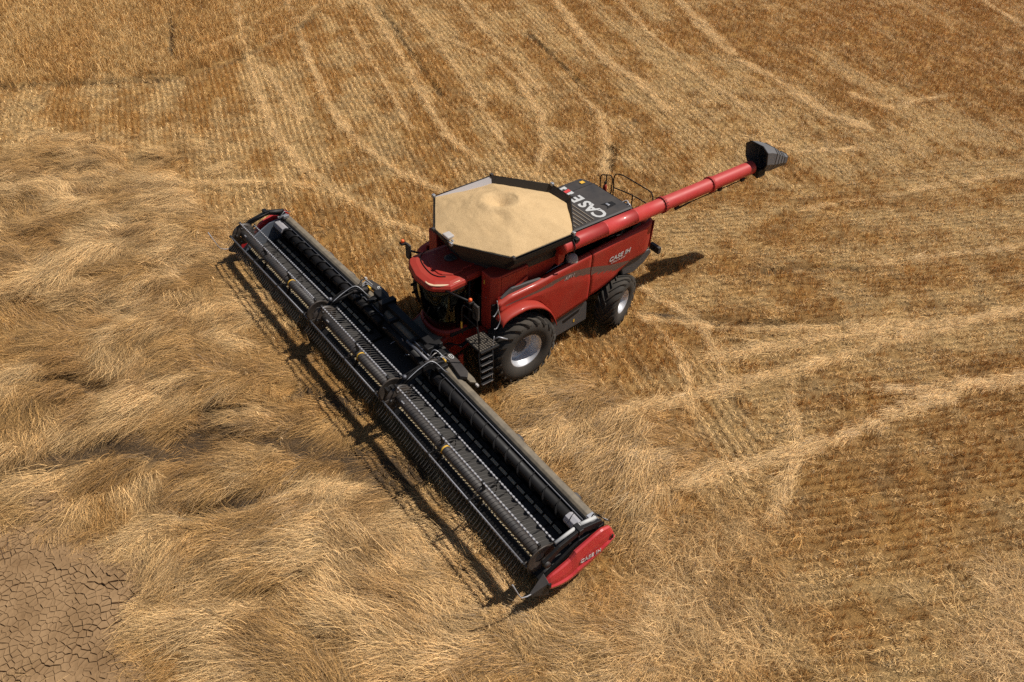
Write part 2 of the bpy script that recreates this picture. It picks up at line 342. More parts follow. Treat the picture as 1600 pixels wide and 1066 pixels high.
def clump(name, kind, n, seed, width):
    r = random.Random(seed); V = []; F = []; S = []
    for k in range(n):
        sh = r.random()
        if kind == 'laid':           # roots, a short rise, then lying over along +X
            L0 = r.uniform(0.35, 0.85); th = r.gauss(0, 0.20); ox, oy = r.uniform(-.18, .12), r.gauss(0, 0.13)
            hm = r.uniform(0.01, 0.12); bend = r.gauss(0, 0.35); seg = 4; rise = r.uniform(.0, .12)
            pt = lambda u: (L0 * u, bend * .3 * u * u, hm * math.sin(math.pi * min(1, u * 1.1) ** 0.6) + rise * u * u + 0.008)
            wv = width * r.uniform(.6, 1.2)
        elif kind == 'stub':         # cut stubble standing in a tuft
            L0 = r.uniform(0.08, 0.19); th = r.uniform(0, 6.28); ox, oy = r.gauss(0, .035), r.gauss(0, .03)
            le = abs(r.gauss(0, .30)); seg = 1; hm = L0
            pt = lambda u: (math.sin(le) * L0 * u, 0, math.cos(le) * L0 * u - .01 * (1 - u))
            wv = width * r.uniform(.6, 1.1)
        elif kind == 'litter':       # loose cut straw lying every way
            L0 = r.uniform(0.04, 0.15); th = r.gauss(0, .8) + (math.pi if r.random() < .5 else 0); ox, oy = r.gauss(0, .12), r.gauss(0, .035)
            hm = r.uniform(.0, .05); tl = r.uniform(-.12, .25); seg = 2
            pt = lambda u: (L0 * (u - .5), 0, .015 + hm * (1 + math.sin(math.pi * u)) + tl * L0 * u)
            wv = width * r.uniform(.5, 1.1)
        elif kind == 'tall':         # uncut standing crop, ears nodding
            L0 = r.uniform(0.22, 0.42); th = r.uniform(0, 6.28); ox, oy = r.gauss(0, .09), r.gauss(0, .09)
            le = abs(r.gauss(0.2, .35)); seg = 3
            pt = lambda u: (math.sin(le) * L0 * u * u * 1.2, 0, math.cos(le * u) * L0 * u)
            wv = width * r.uniform(.6, 1.3)
        else:                        # wispy arcs
            L0 = r.uniform(0.25, 0.55); th = r.uniform(-1.1, 1.1); ox, oy = r.gauss(0, .13), r.gauss(0, .13)
            hm = r.uniform(0.06, 0.2); bend = r.gauss(0, .9); seg = 4
            pt = lambda u: (L0 * u * .9, bend * .3 * u * u, hm * math.sin(math.pi * .62 * u) + .01)
            wv = width * r.uniform(.5, 1.0)
        roll = r.uniform(-1.2, 1.2); ct, s_ = math.cos(th), math.sin(th)
        base = len(V)
        for i in range(seg + 1):
            u = i / seg; p = pt(u); w2 = wv * .5 * (1 - .55 * u)
            wy, wz = math.cos(roll) * w2, math.sin(roll) * w2 * (0.3 if kind in ('laid', 'litter', 'wisp') else 1)
            for sg in (-1, 1):
                x_, y_, z_ = p[0], p[1] + sg * wy, p[2] + sg * wz
                V.append((ox + x_ * ct - y_ * s_, oy + x_ * s_ + y_ * ct, z_)); S.append(sh)
        for i in range(seg):
            q = base + 2 * i; F.append((q, q + 1, q + 3, q + 2))
    me = bpy.data.meshes.new(name); me.from_pydata(V, [], F)
    a = me.attributes.new('shade', 'FLOAT', 'POINT'); a.data.foreach_set('value', np.array(S))
    me.materials.append(STRAWM)
    return bpy.data.objects.new(name, me)

def scatter(name, label, clumps, x, y, z, rotz, tiltx, scl, col, cat):
    """one object of uncountable straw: points that each carry a clump"""
    n = len(x)
    coll = bpy.data.collections.new(name + '_clumps')
    for o in clumps: coll.objects.link(o)
    me = bpy.data.meshes.new(name); me.vertices.add(n)
    me.vertices.foreach_set('co', np.stack([x, y, z], 1).ravel())
    a = me.attributes.new('rot', 'FLOAT_VECTOR', 'POINT'); a.data.foreach_set('vector', np.stack([tiltx[0], tiltx[1], rotz], 1).ravel())
    a = me.attributes.new('scl', 'FLOAT_VECTOR', 'POINT'); a.data.foreach_set('vector', scl.ravel())
    a = me.attributes.new('vid', 'INT', 'POINT'); a.data.foreach_set('value', rng.integers(0, len(clumps), n).astype(np.int32))
    a = me.attributes.new('tcol', 'FLOAT_COLOR', 'POINT'); a.data.foreach_set('color', np.concatenate([col, np.ones((n, 1))], 1).ravel())
    o = bpy.data.objects.new(name, me); C.objects.link(o)
    g = bpy.data.node_groups.new(name + '_nodes', 'GeometryNodeTree')
    g.interface.new_socket('Geometry', in_out='INPUT', socket_type='NodeSocketGeometry')
    g.interface.new_socket('Geometry', in_out='OUTPUT', socket_type='NodeSocketGeometry')
    gi = g.nodes.new('NodeGroupInput'); go = g.nodes.new('NodeGroupOutput')
    ci = g.nodes.new('GeometryNodeCollectionInfo'); ci.inputs['Collection'].default_value = coll
    ci.inputs['Separate Children'].default_value = True; ci.inputs['Reset Children'].default_value = True
    ip = g.nodes.new('GeometryNodeInstanceOnPoints'); ip.inputs['Pick Instance'].default_value = True
    def na(nm, ty):
        q = g.nodes.new('GeometryNodeInputNamedAttribute'); q.data_type = ty; q.inputs['Name'].default_value = nm; return q.outputs[0]
    g.links.new(gi.outputs[0], ip.inputs['Points']); g.links.new(ci.outputs[0], ip.inputs['Instance'])
    g.links.new(na('vid', 'INT'), ip.inputs['Instance Index'])
    g.links.new(na('rot', 'FLOAT_VECTOR'), ip.inputs['Rotation']); g.links.new(na('scl', 'FLOAT_VECTOR'), ip.inputs['Scale'])
    g.links.new(ip.outputs[0], go.inputs[0])
    md = o.modifiers.new('scatter', 'NODES'); md.node_group = g
    o['kind'] = 'stuff'; o['label'] = label; o['category'] = cat
    return o

def in_view(x, y, marg=0.12):
    d = np.stack([x - CAM[0], y - CAM[1], -CAM[2] + 0 * x], 1)
    z = d @ cF; u = d @ cR / z * 1315.36 / 800; v = d @ cU / z * 1315.36 / 533
    ex = 2.5 / np.maximum(z, 1) * 1.6
    return (z > 1) & (np.abs(u) < 1 + marg + ex) & (np.abs(v) < 1 + marg + ex)
def jgrid(x0, x1, y0, y1, s):
    X, Y = np.meshgrid(np.arange(x0, x1, s), np.arange(y0, y1, s))
    x = X.ravel() + rng.uniform(-.5, .5, X.size) * s; y = Y.ravel() + rng.uniform(-.5, .5, X.size) * s
    k = in_view(x, y); return x[k], y[k]
def under_machine(x, y):
    """where wheels roll and the header floor hides everything"""
    w = ((np.abs(np.abs(x) - 1.75) < .5) & (np.abs(y) < .65)) | ((np.abs(np.abs(x) - 1.5) < .45) & (np.abs(y - 3.72) < .5))
    return w
slope = lambda x, y: None

# lodged crop
x, y = jgrid(-32, 18, -16, 36, 0.122)
f = fields(x, y)
p = f['lod'] * (1 - f['mud']) * (1 - .97 * f['ds']) * (1 - .35 * f['ps']) * (.45 + .55 * sstep(0, .16, f['edge']))
k = (rng.random(len(x)) < p) & ~under_machine(x, y) & ~((np.abs(x) < 7.75) & (y > -3.95) & (y < -2.3))
x, y = x[k], y[k]; f = {q: v[k] for q, v in f.items()}
z = height(x, y, f); n = len(x)
hdr = (np.abs(x) < 8.2) & (y > -3.9) & (y < -1.2); hfr = (np.abs(x) < 8.4) & (y > -5.8) & (y < -3.8)
sc = rng.uniform(0.6, 1.15, n) * (.5 + .5 * sstep(.1, .9, f['lod'])); sc = np.where(hdr, sc * .6, sc)
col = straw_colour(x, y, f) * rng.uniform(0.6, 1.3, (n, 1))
cl = [clump('laid_crop_clump', 'laid', 32, 100 + i, 0.0082) for i in range(10)]
zs = sc * rng.uniform(.5, 1.6, n) * np.where(hfr, .45, 1)
scatter('laid_crop', 'long straw of the uncut crop lying in combed swirls', cl, x, y, z, f['flow'] + rng.normal(0, .2, n),
        (rng.normal(0, .12, n), rng.normal(-.02, .1, n)), np.stack([sc, sc, zs], 1), col, 'crop')
print('laid', n)

# stubble in drill rows, two row directions
def stubble(ang, sp, mask_fn, seed):
    ca, sa = math.cos(ang), math.sin(ang)
    r = np.arange(-60, 60, sp); q = np.arange(-60, 60, 0.105 if not mask_fn else .20)
    if mask_fn: r = r + sp * mask_fn
    R, Q = np.meshgrid(r, q); R = R.ravel(); Q = Q.ravel()
    wob = .30 * (fbm(Q * .12, R * .12, seed, 2) - .5) * 2
    R2 = R + wob + rng.normal(0, .014, R.size); Q2 = Q + rng.uniform(-.06, .06, Q.size)
    x = Q2 * ca - R2 * sa; y = Q2 * sa + R2 * ca
    k = in_view(x, y); x, y = x[k], y[k]
    return x, y
xa, ya = stubble(ROW_A, 0.235, None, 91)
fa = fields(xa, ya); ka = (fa['rr'] < .5)
xb, yb = stubble(ROW_B, 0.235, None, 93)
fb = fields(xb, yb); kb = (fb['rr'] >= .5)
x = np.concatenate([xa[ka], xb[kb]]); y = np.concatenate([ya[ka], yb[kb]])
f = {q: np.concatenate([fa[q][ka], fb[q][kb]]) for q in fa}
p = (1 - f['lod']) * (1 - f['sta']) * (1 - f['mud']) * (1 - .85 * f['ps']) * (1 - .7 * f['ds']) * (1 - .3 * f['wis']) * (.62 + .38 * f['brn']) * (.45 + .55 * sstep(.34, .46, fbm(x * 2.6, y * 2.6, 71, 2)))
k = (rng.random(len(x)) < p) & ~under_machine(x, y)
x, y = x[k], y[k]; f = {q: v[k] for q, v in f.items()}; n = len(x)
z = height(x, y, f)
sc = rng.uniform(.7, 1.45, n); hs = sc * (0.55 + .5 * f['brn'])
col = mixc(straw_colour(x, y, f), SBROWN * .85, np.full(n, .3)) * rng.uniform(.75, 1.3, (n, 1))
cl = [clump('stubble_tuft', 'stub', 20, 200 + i, 0.0095) for i in range(8)]
scatter('stubble', 'brown cut stubble standing in drill rows across the harvested field', cl, x, y, z, rng.uniform(0, 6.28, n),
        (rng.normal(0, .15, n), rng.normal(0, .15, n)), np.stack([sc, sc, hs], 1), col, 'stubble')
print('stubble', n)

# loose litter everywhere outside the laid crop
xa, ya = stubble(ROW_A, 0.235, .5, 91); xb, yb = stubble(ROW_B, 0.235, .5, 93)
fa = fields(xa, ya)['rr'] < .5; fb = fields(xb, yb)['rr'] >= .5
x = np.concatenate([xa[fa], xb[fb]]); y = np.concatenate([ya[fa], yb[fb]])
f = fields(x, y)
p = (1 - .95 * f['lod']) * (1 - f['mud']) * (1 - f['sta']) * (0.42 + .58 * (1 - f['brn'])) * (.65 + .35 * sstep(.36, .52, fbm(x * 2.1, y * 2.1, 73, 3)))
k = (rng.random(len(x)) < p) & ~under_machine(x, y)
x, y = x[k], y[k]; f = {q: v[k] for q, v in f.items()}; n = len(x)
z = height(x, y, f); sc = rng.uniform(.8, 1.5, n)
col = mixc(straw_colour(x, y, f), SPALE, np.full(n, .35)) * rng.uniform(.8, 1.2, (n, 1))
cl = [clump('litter_clump', 'litter', 30, 300 + i, 0.0095) for i in range(8)]
scatter('loose_straw', 'pale loose straw littered between the stubble rows', cl, x, y, z + .01, np.where(f['rr'] < .5, ROW_A, ROW_B) + rng.normal(0, .06, n),
        (rng.normal(0, .1, n), rng.normal(0, .1, n)), np.stack([sc, sc, sc], 1), col, 'straw')
print('litter', n)

# pressed pale straw along the wheel tracks and windrows
x, y = jgrid(-32, 18, -16, 50, 0.13)
f = fields(x, y)
k = (rng.random(len(x)) < f['ps'] * (1 - f['mud']) * 1.1) & ~under_machine(x, y)
x, y = x[k], y[k]; f = {q: v[k] for q, v in f.items()}; n = len(x)
z = height(x, y, f) + .03; sc = rng.uniform(.35, .8, n)
col = straw_colour(x, y, f) * rng.uniform(.8, 1.2, (n, 1))
cl = [clump('track_straw_clump', 'laid', 26, 400 + i, 0.0115) for i in range(8)]
flip = np.where(rng.random(n) < .35, math.pi, 0)
scatter('track_straw', 'pale flattened straw along the wheel tracks and old windrows', cl, x, y, z, f['pa'] + rng.normal(0, .30, n) + flip,
        (rng.normal(0, .1, n), rng.normal(0, .08, n)), np.stack([sc, sc, sc * .5], 1), col, 'straw')
print('tracks', n)

# wispy dry grass and the standing crop of the far corner
x, y = jgrid(-14, 18, -16, 10, 0.15)
f = fields(x, y)
fr = sstep(.05, .6, f['mud']) * (1 - sstep(.6, .97, f['mud']))
k = rng.random(len(x)) < np.maximum(f['wis'], .8 * fr) * (1 - sstep(.6, .97, f['mud']))
k |= (f['mud'] > .9) & (rng.random(len(x)) < .012)
k |= rng.random(len(x)) < .45 * f['ds'] * f['lod']
x, y = x[k], y[k]; f = {q: v[k] for q, v in f.items()}; n = len(x)
z = height(x, y, f); sc = rng.uniform(.6, 1.2, n) * (1 - .45 * f['ds'])
col = straw_colour(x, y, f) * rng.uniform(.75, 1.25, (n, 1))
cl = [clump('wispy_tuft', 'wisp', 26, 500 + i, 0.0075) for i in range(8)]
scatter('wispy_grass', 'tangled thin dry grass at the near edge of the field', cl, x, y, z, f['flow'] + .8 * rng.normal(0, 1, n),
        (rng.normal(0, .15, n), rng.normal(0, .15, n)), np.stack([sc, sc, sc], 1), col, 'grass')
print('wisp', n)
x, y = jgrid(-46, -18, -14, 16, 0.16)
f = fields(x, y)
k = (rng.random(len(x)) < f['sta'] * (1 - .9 * f['ds']) * (1 - .8 * f['ps']))
x, y = x[k], y[k]; f = {q: v[k] for q, v in f.items()}; n = len(x)
z = height(x, y, f); sc = rng.uniform(.8, 1.2, n)
col = straw_colour(x, y, f) * rng.uniform(.8, 1.2, (n, 1))
cl = [clump('standing_crop_clump', 'tall', 26, 600 + i, 0.014) for i in range(8)]
scatter('standing_crop', 'golden uncut crop still standing in the far corner of the field', cl, x, y, z, rng.uniform(0, 6.28, n),
        (rng.normal(0, .1, n), rng.normal(0, .1, n)), np.stack([sc, sc, sc], 1), col, 'crop')
print('standing', n)

# ------------------------------------------------------------------ cracked mud: every plate cut out of a Voronoi pattern
def clip_cell(poly, m, nrm):
    out = []
    for i in range(len(poly)):
        a = poly[i]; b = poly[(i + 1) % len(poly)]
        da = (a[0] - m[0]) * nrm[0] + (a[1] - m[1]) * nrm[1]; db = (b[0] - m[0]) * nrm[0] + (b[1] - m[1]) * nrm[1]
        if da <= 0: out.append(a)
        if (da < 0 < db) or (db < 0 < da):
            t_ = da / (da - db); out.append((a[0] + (b[0] - a[0]) * t_, a[1] + (b[1] - a[1]) * t_))
    return out
sx_, sy_ = jgrid(-3.5, 6, -15.5, -10, 0.140)
mudv = fields(sx_, sy_)['mud']
cells = []
seeds = np.stack([sx_, sy_], 1)
for i in range(len(seeds)):
    if mudv[i] < .30: continue
    s = seeds[i]; d = np.hypot(*(seeds - s).T); nb = np.argsort(d)[1:15]
    poly = [(s[0] - .3, s[1] - .3), (s[0] + .3, s[1] - .3), (s[0] + .3, s[1] + .3), (s[0] - .3, s[1] + .3)]
    for j in nb:
        q = seeds[j]; v = q - s; L_ = math.hypot(*v)
        gapw = 0.0015 + 0.0055 * float(vn(np.array([(s[0] + q[0]) * 3.1]), np.array([(s[1] + q[1]) * 3.1]), 8)[0]) ** 1.5
        mpt = (s + q) / 2 - v / L_ * gapw
        poly = clip_cell(poly, mpt, v / L_)
        if len(poly) < 3: break
    if len(poly) >= 3: cells.append((s, poly, mudv[i]))
mudm, t, b = new_mat('dried_mud'); N = t.nodes; L = t.links
tc = N.new('ShaderNodeTexCoord'); ge = N.new('ShaderNodeNewGeometry')
nz = N.new('ShaderNodeTexNoise'); nz.inputs['Scale'].default_value = 1.3; nz.inputs['Detail'].default_value = 9; nz.inputs['Roughness'].default_value = .6
L.new(ge.outputs['Position'], nz.inputs['Vector'])
cr = N.new('ShaderNodeValToRGB'); cr.color_ramp.elements[0].position = .32; cr.color_ramp.elements[0].color = (0.215, 0.127, 0.060, 1)
cr.color_ramp.elements[1].position = .7; cr.color_ramp.elements[1].color = (0.34, 0.212, 0.108, 1)
L.new(nz.outputs[0], cr.inputs[0]); L.new(cr.outputs[0], b.inputs['Base Color']); b.inputs['Roughness'].default_value = .92; b.inputs['Specular IOR Level'].default_value = .2
n2_ = N.new('ShaderNodeTexNoise'); n2_.inputs['Scale'].default_value = 45; n2_.inputs['Detail'].default_value = 5; L.new(ge.outputs['Position'], n2_.inputs['Vector'])
bpn = N.new('ShaderNodeBump'); bpn.inputs['Strength'].default_value = .5; bpn.inputs['Distance'].default_value = .01
L.new(n2_.outputs[0], bpn.inputs['Height']); L.new(bpn.outputs[0], b.inputs['Normal'])
def plate(poly, zt, rnd):
    # wander the straight cell sides a little so cracks run crooked
    P = []
    for i in range(len(poly)):
        a = poly[i]; c_ = poly[(i + 1) % len(poly)]; P.append(a)
        ln = math.hypot(c_[0] - a[0], c_[1] - a[1])
        if ln > .045:
            o = rnd.uniform(-.008, .0015); nxn = (c_[1] - a[1]) / ln; nyn = -(c_[0] - a[0]) / ln
            u = rnd.uniform(.35, .65); P.append((a[0] + (c_[0] - a[0]) * u + nxn * o, a[1] + (c_[1] - a[1]) * u + nyn * o))
    cx = sum(p[0] for p in P) / len(P); cy = sum(p[1] for p in P) / len(P)
    tz = [zt + rnd.uniform(-.002, .006) for _ in P]
    top = [(cx + (p[0] - cx) * .95, cy + (p[1] - cy) * .95, q) for p, q in zip(P, tz)]
    rim = [(p[0], p[1], q - .006) for p, q in zip(P, tz)]
    bot = [(p[0], p[1], zt - .06) for p in P]
    n = len(P); V = [(cx, cy, zt - .003)] + top + rim + bot
    F = [(0, 1 + i, 1 + (i + 1) % n) for i in range(n)]
    for s0 in (1, 1 + n): F += [(s0 + i, s0 + n + i, s0 + n + (i + 1) % n, s0 + (i + 1) % n) for i in range(n)]
    return V, F
rnd = random.Random(5)
cells.sort(key=lambda c: -(len(c[1]) > 2) * c[2] - .0 * c[0][0])
vis = [c for c in cells if bool(in_view(np.array([c[0][0]]), np.array([c[0][1]]), -.20)[0])]
oth = [c for c in cells if not any(c is q for q in vis)]
ordr = vis + oth
rest = [[], []]
fm = fields(np.array([c[0][0] for c in ordr]), np.array([c[0][1] for c in ordr]))
zg = height(np.array([c[0][0] for c in ordr]), np.array([c[0][1] for c in ordr]), fm)
for i, c in enumerate(ordr):
    V, F = plate(c[1], float(zg[i]) + .036, rnd)
    if i < 290:
        s = c[0]; me = bpy.data.meshes.new('mud_plate')
        me.from_pydata([(v[0] - s[0], v[1] - s[1], v[2]) for v in V], [], F); me.materials.append(mudm)
        o = bpy.data.objects.new('mud_plate', me); C.objects.link(o); o.parent = ground; o.location = (s[0], s[1], 0)
    else:
        k0 = len(rest[0]); rest[0] += V; rest[1] += [tuple(q + k0 for q in f_) for f_ in F]
if rest[0]:
    me = bpy.data.meshes.new('mud_plate_edge'); me.from_pydata(rest[0], [], rest[1]); me.materials.append(mudm)
    o = bpy.data.objects.new('mud_plates', me); C.objects.link(o); o.parent = ground; o['kind'] = 'stuff'
print('plates', len(ordr), len(vis))

# ------------------------------------------------------------------ helpers: machine meshes
class MB:
    def __init__(s): s.V = []; s.F = []; s.sm = []
    def add(s, V, F, smooth=False, M=None):
        k = len(s.V)
        for v in V:
            v = Vector(v); s.V.append(tuple(M @ v) if M is not None else tuple(v))
        for f in F: s.F.append(tuple(i + k for i in f)); s.sm.append(smooth)
        return s
    def box(s, x0, x1, y0, y1, z0, z1, M=None):
        V = [(x, y, z) for z in (z0, z1) for y in (y0, y1) for x in (x0, x1)]
        return s.add(V, [(0, 2, 3, 1), (4, 5, 7, 6), (0, 1, 5, 4), (2, 6, 7, 3), (0, 4, 6, 2), (1, 3, 7, 5)], False, M)
    def prism(s, pts, ax, a, b, M=None):
        """outline pts in the two axes other than ax, extruded from a to b along ax"""
        def P(p, t): return {'X': (t, p[0], p[1]), 'Y': (p[0], t, p[1]), 'Z': (p[0], p[1], t)}[ax]
        n = len(pts); V = [P(p, a) for p in pts] + [P(p, b) for p in pts]
        F = [tuple(range(n))[::-1], tuple(range(n, 2 * n))] + [(i, (i + 1) % n, n + (i + 1) % n, n + i) for i in range(n)]
        return s.add(V, F, False, M)
    def loft(s, rings, closed=True, caps=True, smooth=True, M=None):
        n = len(rings[0]); V = [p for r in rings for p in r]; F = []
        for k in range(len(rings) - 1):
            for i in range(n if closed else n - 1):
                j = (i + 1) % n; F.append((k * n + i, k * n + j, (k + 1) * n + j, (k + 1) * n + i))
        s.add(V, F, smooth, M)
        if caps and closed:
            k0 = len(s.V) - len(V)
            s.F.append(tuple(k0 + i for i in range(n))[::-1]); s.sm.append(False)
            s.F.append(tuple(k0 + (len(rings) - 1) * n + i for i in range(n))); s.sm.append(False)
        return s
    def tube(s, path, r, n=8, caps=True, M=None):
        P = [Vector(p) for p in path]; rings = []
        up = Vector((0, 0, 1))
        d0 = (P[1] - P[0]).normalized()
        a = d0.cross(up)
        if a.length < 0.05: a = d0.cross(Vector((1, 0, 0)))
        a.normalize()
        for i, p in enumerate(P):
            d = (P[min(i + 1, len(P) - 1)] - P[max(i - 1, 0)]).normalized()
            a = (a - d * a.dot(d)).normalized(); b = d.cross(a)
            rr = r[i] if isinstance(r, (list, tuple)) else r
            rings.append([tuple(p + (a * math.cos(q * 2 * math.pi / n) + b * math.sin(q * 2 * math.pi / n)) * rr) for q in range(n)])
        return s.loft(rings, True, caps, True, M)
    def lathe(s, prof, n=32, M=None, smooth=True):
        """profile (x, r) turned about the X axis"""
        rings = [[(x, r * math.cos(2 * math.pi * q / n), r * math.sin(2 * math.pi * q / n)) for q in range(n)] for x, r in prof]
        return s.loft(rings, True, False, smooth, M)
    def build(s, name, mat, parent=None, bevel=0.0, seg=2, solid=0.0, loc=None, fix=None):
        me = bpy.data.meshes.new(name)
        V = [fix(v) for v in s.V] if fix else s.V
        me.from_pydata(V, [], s.F)
        me.polygons.foreach_set('use_smooth', np.array(s.sm, bool)); me.update()
        bm = bmesh.new(); bm.from_mesh(me); bmesh.ops.recalc_face_normals(bm, faces=bm.faces); bm.to_mesh(me); bm.free()
        me.materials.append(mat)
        o = bpy.data.objects.new(name, me); C.objects.link(o)
        if parent is not None: o.parent = parent
        if loc is not None: o.location = loc
        if solid:
            md = o.modifiers.new('solid', 'SOLIDIFY'); md.thickness = solid; md.offset = -1
        if bevel:
            md = o.modifiers.new('bevel', 'BEVEL'); md.width = bevel; md.segments = seg; md.limit_method = 'ANGLE'; md.angle_limit = math.radians(35)
            md.harden_normals = False
        return o
def rotM(axis, deg, loc=(0, 0, 0)): return Matrix.Translation(Vector(loc)) @ Matrix.Rotation(math.radians(deg), 4, axis)
def arc(pts, k=6):
    """smooth Catmull-Rom path through points"""
    P = [Vector(p) for p in pts]; P = [P[0] * 2 - P[1]] + P + [P[-1] * 2 - P[-2]]; out = []
    for i in range(1, len(P) - 2):
        for j in range(k):
            t = j / k; a, b, c, d = P[i - 1:i + 3]
            out.append(0.5 * ((2 * b) + (c - a) * t + (2 * a - 5 * b + 4 * c - d) * t * t + (3 * b - 3 * c + d - a) * t ** 3))
    out.append(P[-2]); return out
def interp(x, pts):
    xs_ = [p[0] for p in pts]; return float(np.interp(x, xs_, [p[1] for p in pts]))
def thing(name, label, cat, loc=(0, 0, 0), rot=(0, 0, 0)):
    o = bpy.data.objects.new(name, None); C.objects.link(o); o.location = loc; o.rotation_euler = rot
    o.empty_display_size = .3; o['label'] = label; o['category'] = cat; return o
def text(name, s, size, mat, parent, M, shear=0.2, bold=0.0, ext=0.002, spacing=1.0, sx=1.0):
    cu = bpy.data.curves.new(name, 'FONT'); cu.body = s; cu.size = size; cu.shear = shear; cu.offset = bold; cu.extrude = ext; cu.space_character = spacing
    cu.align_x = 'LEFT'; cu.resolution_u = 3
    o = bpy.data.objects.new(name + '_src', cu); C.objects.link(o); bpy.context.view_layer.update()
    me = bpy.data.meshes.new_from_object(o.evaluated_get(bpy.context.evaluated_depsgraph_get()))
    bpy.data.objects.remove(o); me.transform(Matrix.Diagonal((sx, 1, 1, 1)))
    me.materials.clear(); me.materials.append(mat); me.name = name
    r = bpy.data.objects.new(name, me); C.objects.link(r); r.parent = parent; r.matrix_local = M; return r

RED = paint('red_paint', (0.38, 0.014, 0.009), rough=0.40, dust=0.30, dust_col=(0.27, 0.10, 0.055), coat=0.12, dscale=1.4, updust=0.12, spec=.35)
RED2 = paint('red_tube_paint', (0.48, 0.018, 0.020), rough=0.34, dust=0.25, dust_col=(0.50, 0.13, 0.09), dscale=2.0, updust=0.30, coat=.2)
BLK = paint('black_plastic', (0.018, 0.018, 0.020), rough=0.42, dust=0.22, dust_col=(0.16, 0.12, 0.09), dscale=2.2, updust=0.12)
BLK2 = paint('black_steel', (0.009, 0.009, 0.010), rough=0.36, dust=0.10, dust_col=(0.08, 0.06, 0.045), dscale=5, updust=0.03, spec=.25)
DGREY = paint('dark_grey_panel', (0.06, 0.06, 0.063), rough=0.42, dust=0.3, dust_col=(0.15, 0.12, 0.10), dscale=2)
RUB = paint('tyre_rubber', (0.018, 0.017, 0.016), rough=0.7, dust=0.5, dust_col=(0.10, 0.075, 0.05), dscale=2.6, bump=.3, updust=0.15)
SILV = paint('silver_rim', (0.62, 0.63, 0.66), rough=0.3, metal=0.55, dust=0.35, dust_col=(0.38, 0.31, 0.25), dscale=3)
STEEL = paint('worn_steel', (0.42, 0.43, 0.46), rough=0.34, metal=0.7, dust=0.3, dust_col=(0.25, 0.19, 0.13), dscale=6)
GALV = paint('tank_inner_steel', (0.46, 0.45, 0.48), rough=0.42, metal=0.4, dust=0.4, dust_col=(0.36, 0.29, 0.22), dscale=1.5)
CANV = paint('tank_canvas', (0.030, 0.024, 0.019), rough=0.7, dust=0.5, dust_col=(0.06, 0.046, 0.032), dscale=2.5)
WHITE = paint('white_decal', (0.52, 0.52, 0.51), rough=0.5, dust=0.3, dust_col=(0.4, 0.33, 0.27))
GREYD = paint('grey_brown_decal', (0.13, 0.075, 0.06), rough=0.35, dust=0.3, dust_col=(0.24, 0.12, 0.09), dscale=2)
ORNG = paint('orange_lens', (0.9, 0.14, 0.03), rough=0.25, dust=0.05)
YEL = paint('yellow_mark', (0.75, 0.42, 0.03), rough=0.5, dust=0.2)
CREAM = paint('lamp_strip', (0.70, 0.50, 0.33), rough=0.25, dust=0.2, dust_col=(0.6, 0.35, 0.2))
LGREY = paint('light_grey_plastic', (0.50, 0.47, 0.45), rough=0.5, dust=0.5, dust_col=(0.33, 0.26, 0.2))
glass, t, b = new_mat('tinted_glass'); b.inputs['Base Color'].default_value = (0.10, 0.12, 0.11, 1); b.inputs['Roughness'].default_value = 0.03
_g = t.nodes.new('ShaderNodeBsdfGlossy'); _g.inputs['Roughness'].default_value = .04; _g.inputs['Color'].default_value = (.8, .85, .8, 1)
_tr = t.nodes.new('ShaderNodeBsdfTransparent'); _tr.inputs['Color'].default_value = (.30, .34, .31, 1)
_fr = t.nodes.new('ShaderNodeFresnel'); _mx = t.nodes.new('ShaderNodeMixShader')
t.links.new(_fr.outputs[0], _mx.inputs[0]); t.links.new(_tr.outputs[0], _mx.inputs[1]); t.links.new(_g.outputs[0], _mx.inputs[2])
t.links.new(_mx.outputs[0], t.nodes['Material Output'].inputs['Surface'])
SEAT = paint('seat_fabric', (0.03, 0.03, 0.035), rough=0.8)

# ------------------------------------------------------------------ combine harvester (X to its left, Y to its rear)
comb = thing('combine_harvester', 'red combine harvester with a heaped grain tank and long red unloading tube', 'combine harvester')

def xprof(y, z, top, bot, cr):
    """outward bulge of the side panels"""
    d = top - z
    x = 1.735 - 0.10 * max(0, 1 - d / 0.07) ** 2
    if z > cr: x -= 0.030 * sstep(0.0, 0.10, np.array(z - cr)) * 1.0
    u = (z - bot) / max(0.05, top - bot); x -= 0.05 * max(0, .35 - u)
    x -= 0.16 * max(0.0, (y - 4.45) / .42) ** 2
    return float(x)
TOPR = [(-.66, 2.60), (.57, 2.70), (2.46, 2.76), (4.87, 2.72)]
TOP = [(-.66, 2.60), (-.3, 2.71), (.57, 2.74), (2.46, 2.94), (4.87, 3.11)]
CRS = [(-.66, 2.42), (0.0, 2.36), (.74, 2.37), (1.44, 2.39), (1.9, 2.30), (2.5, 2.13), (3.15, 1.97), (5, 1.2)]
BOTF = [(-.66, 2.28), (-.2, 2.36), (.3, 2.31), (.7, 2.12), (.95, 1.80), (1.08, 1.5), (1.18, 1.15), (2.47, 1.42)]
BOTR = [(2.47, 1.50), (2.9, 1.58), (3.4, 1.77), (4.02, 2.08), (4.4, 2.12), (4.87, 2.14)]
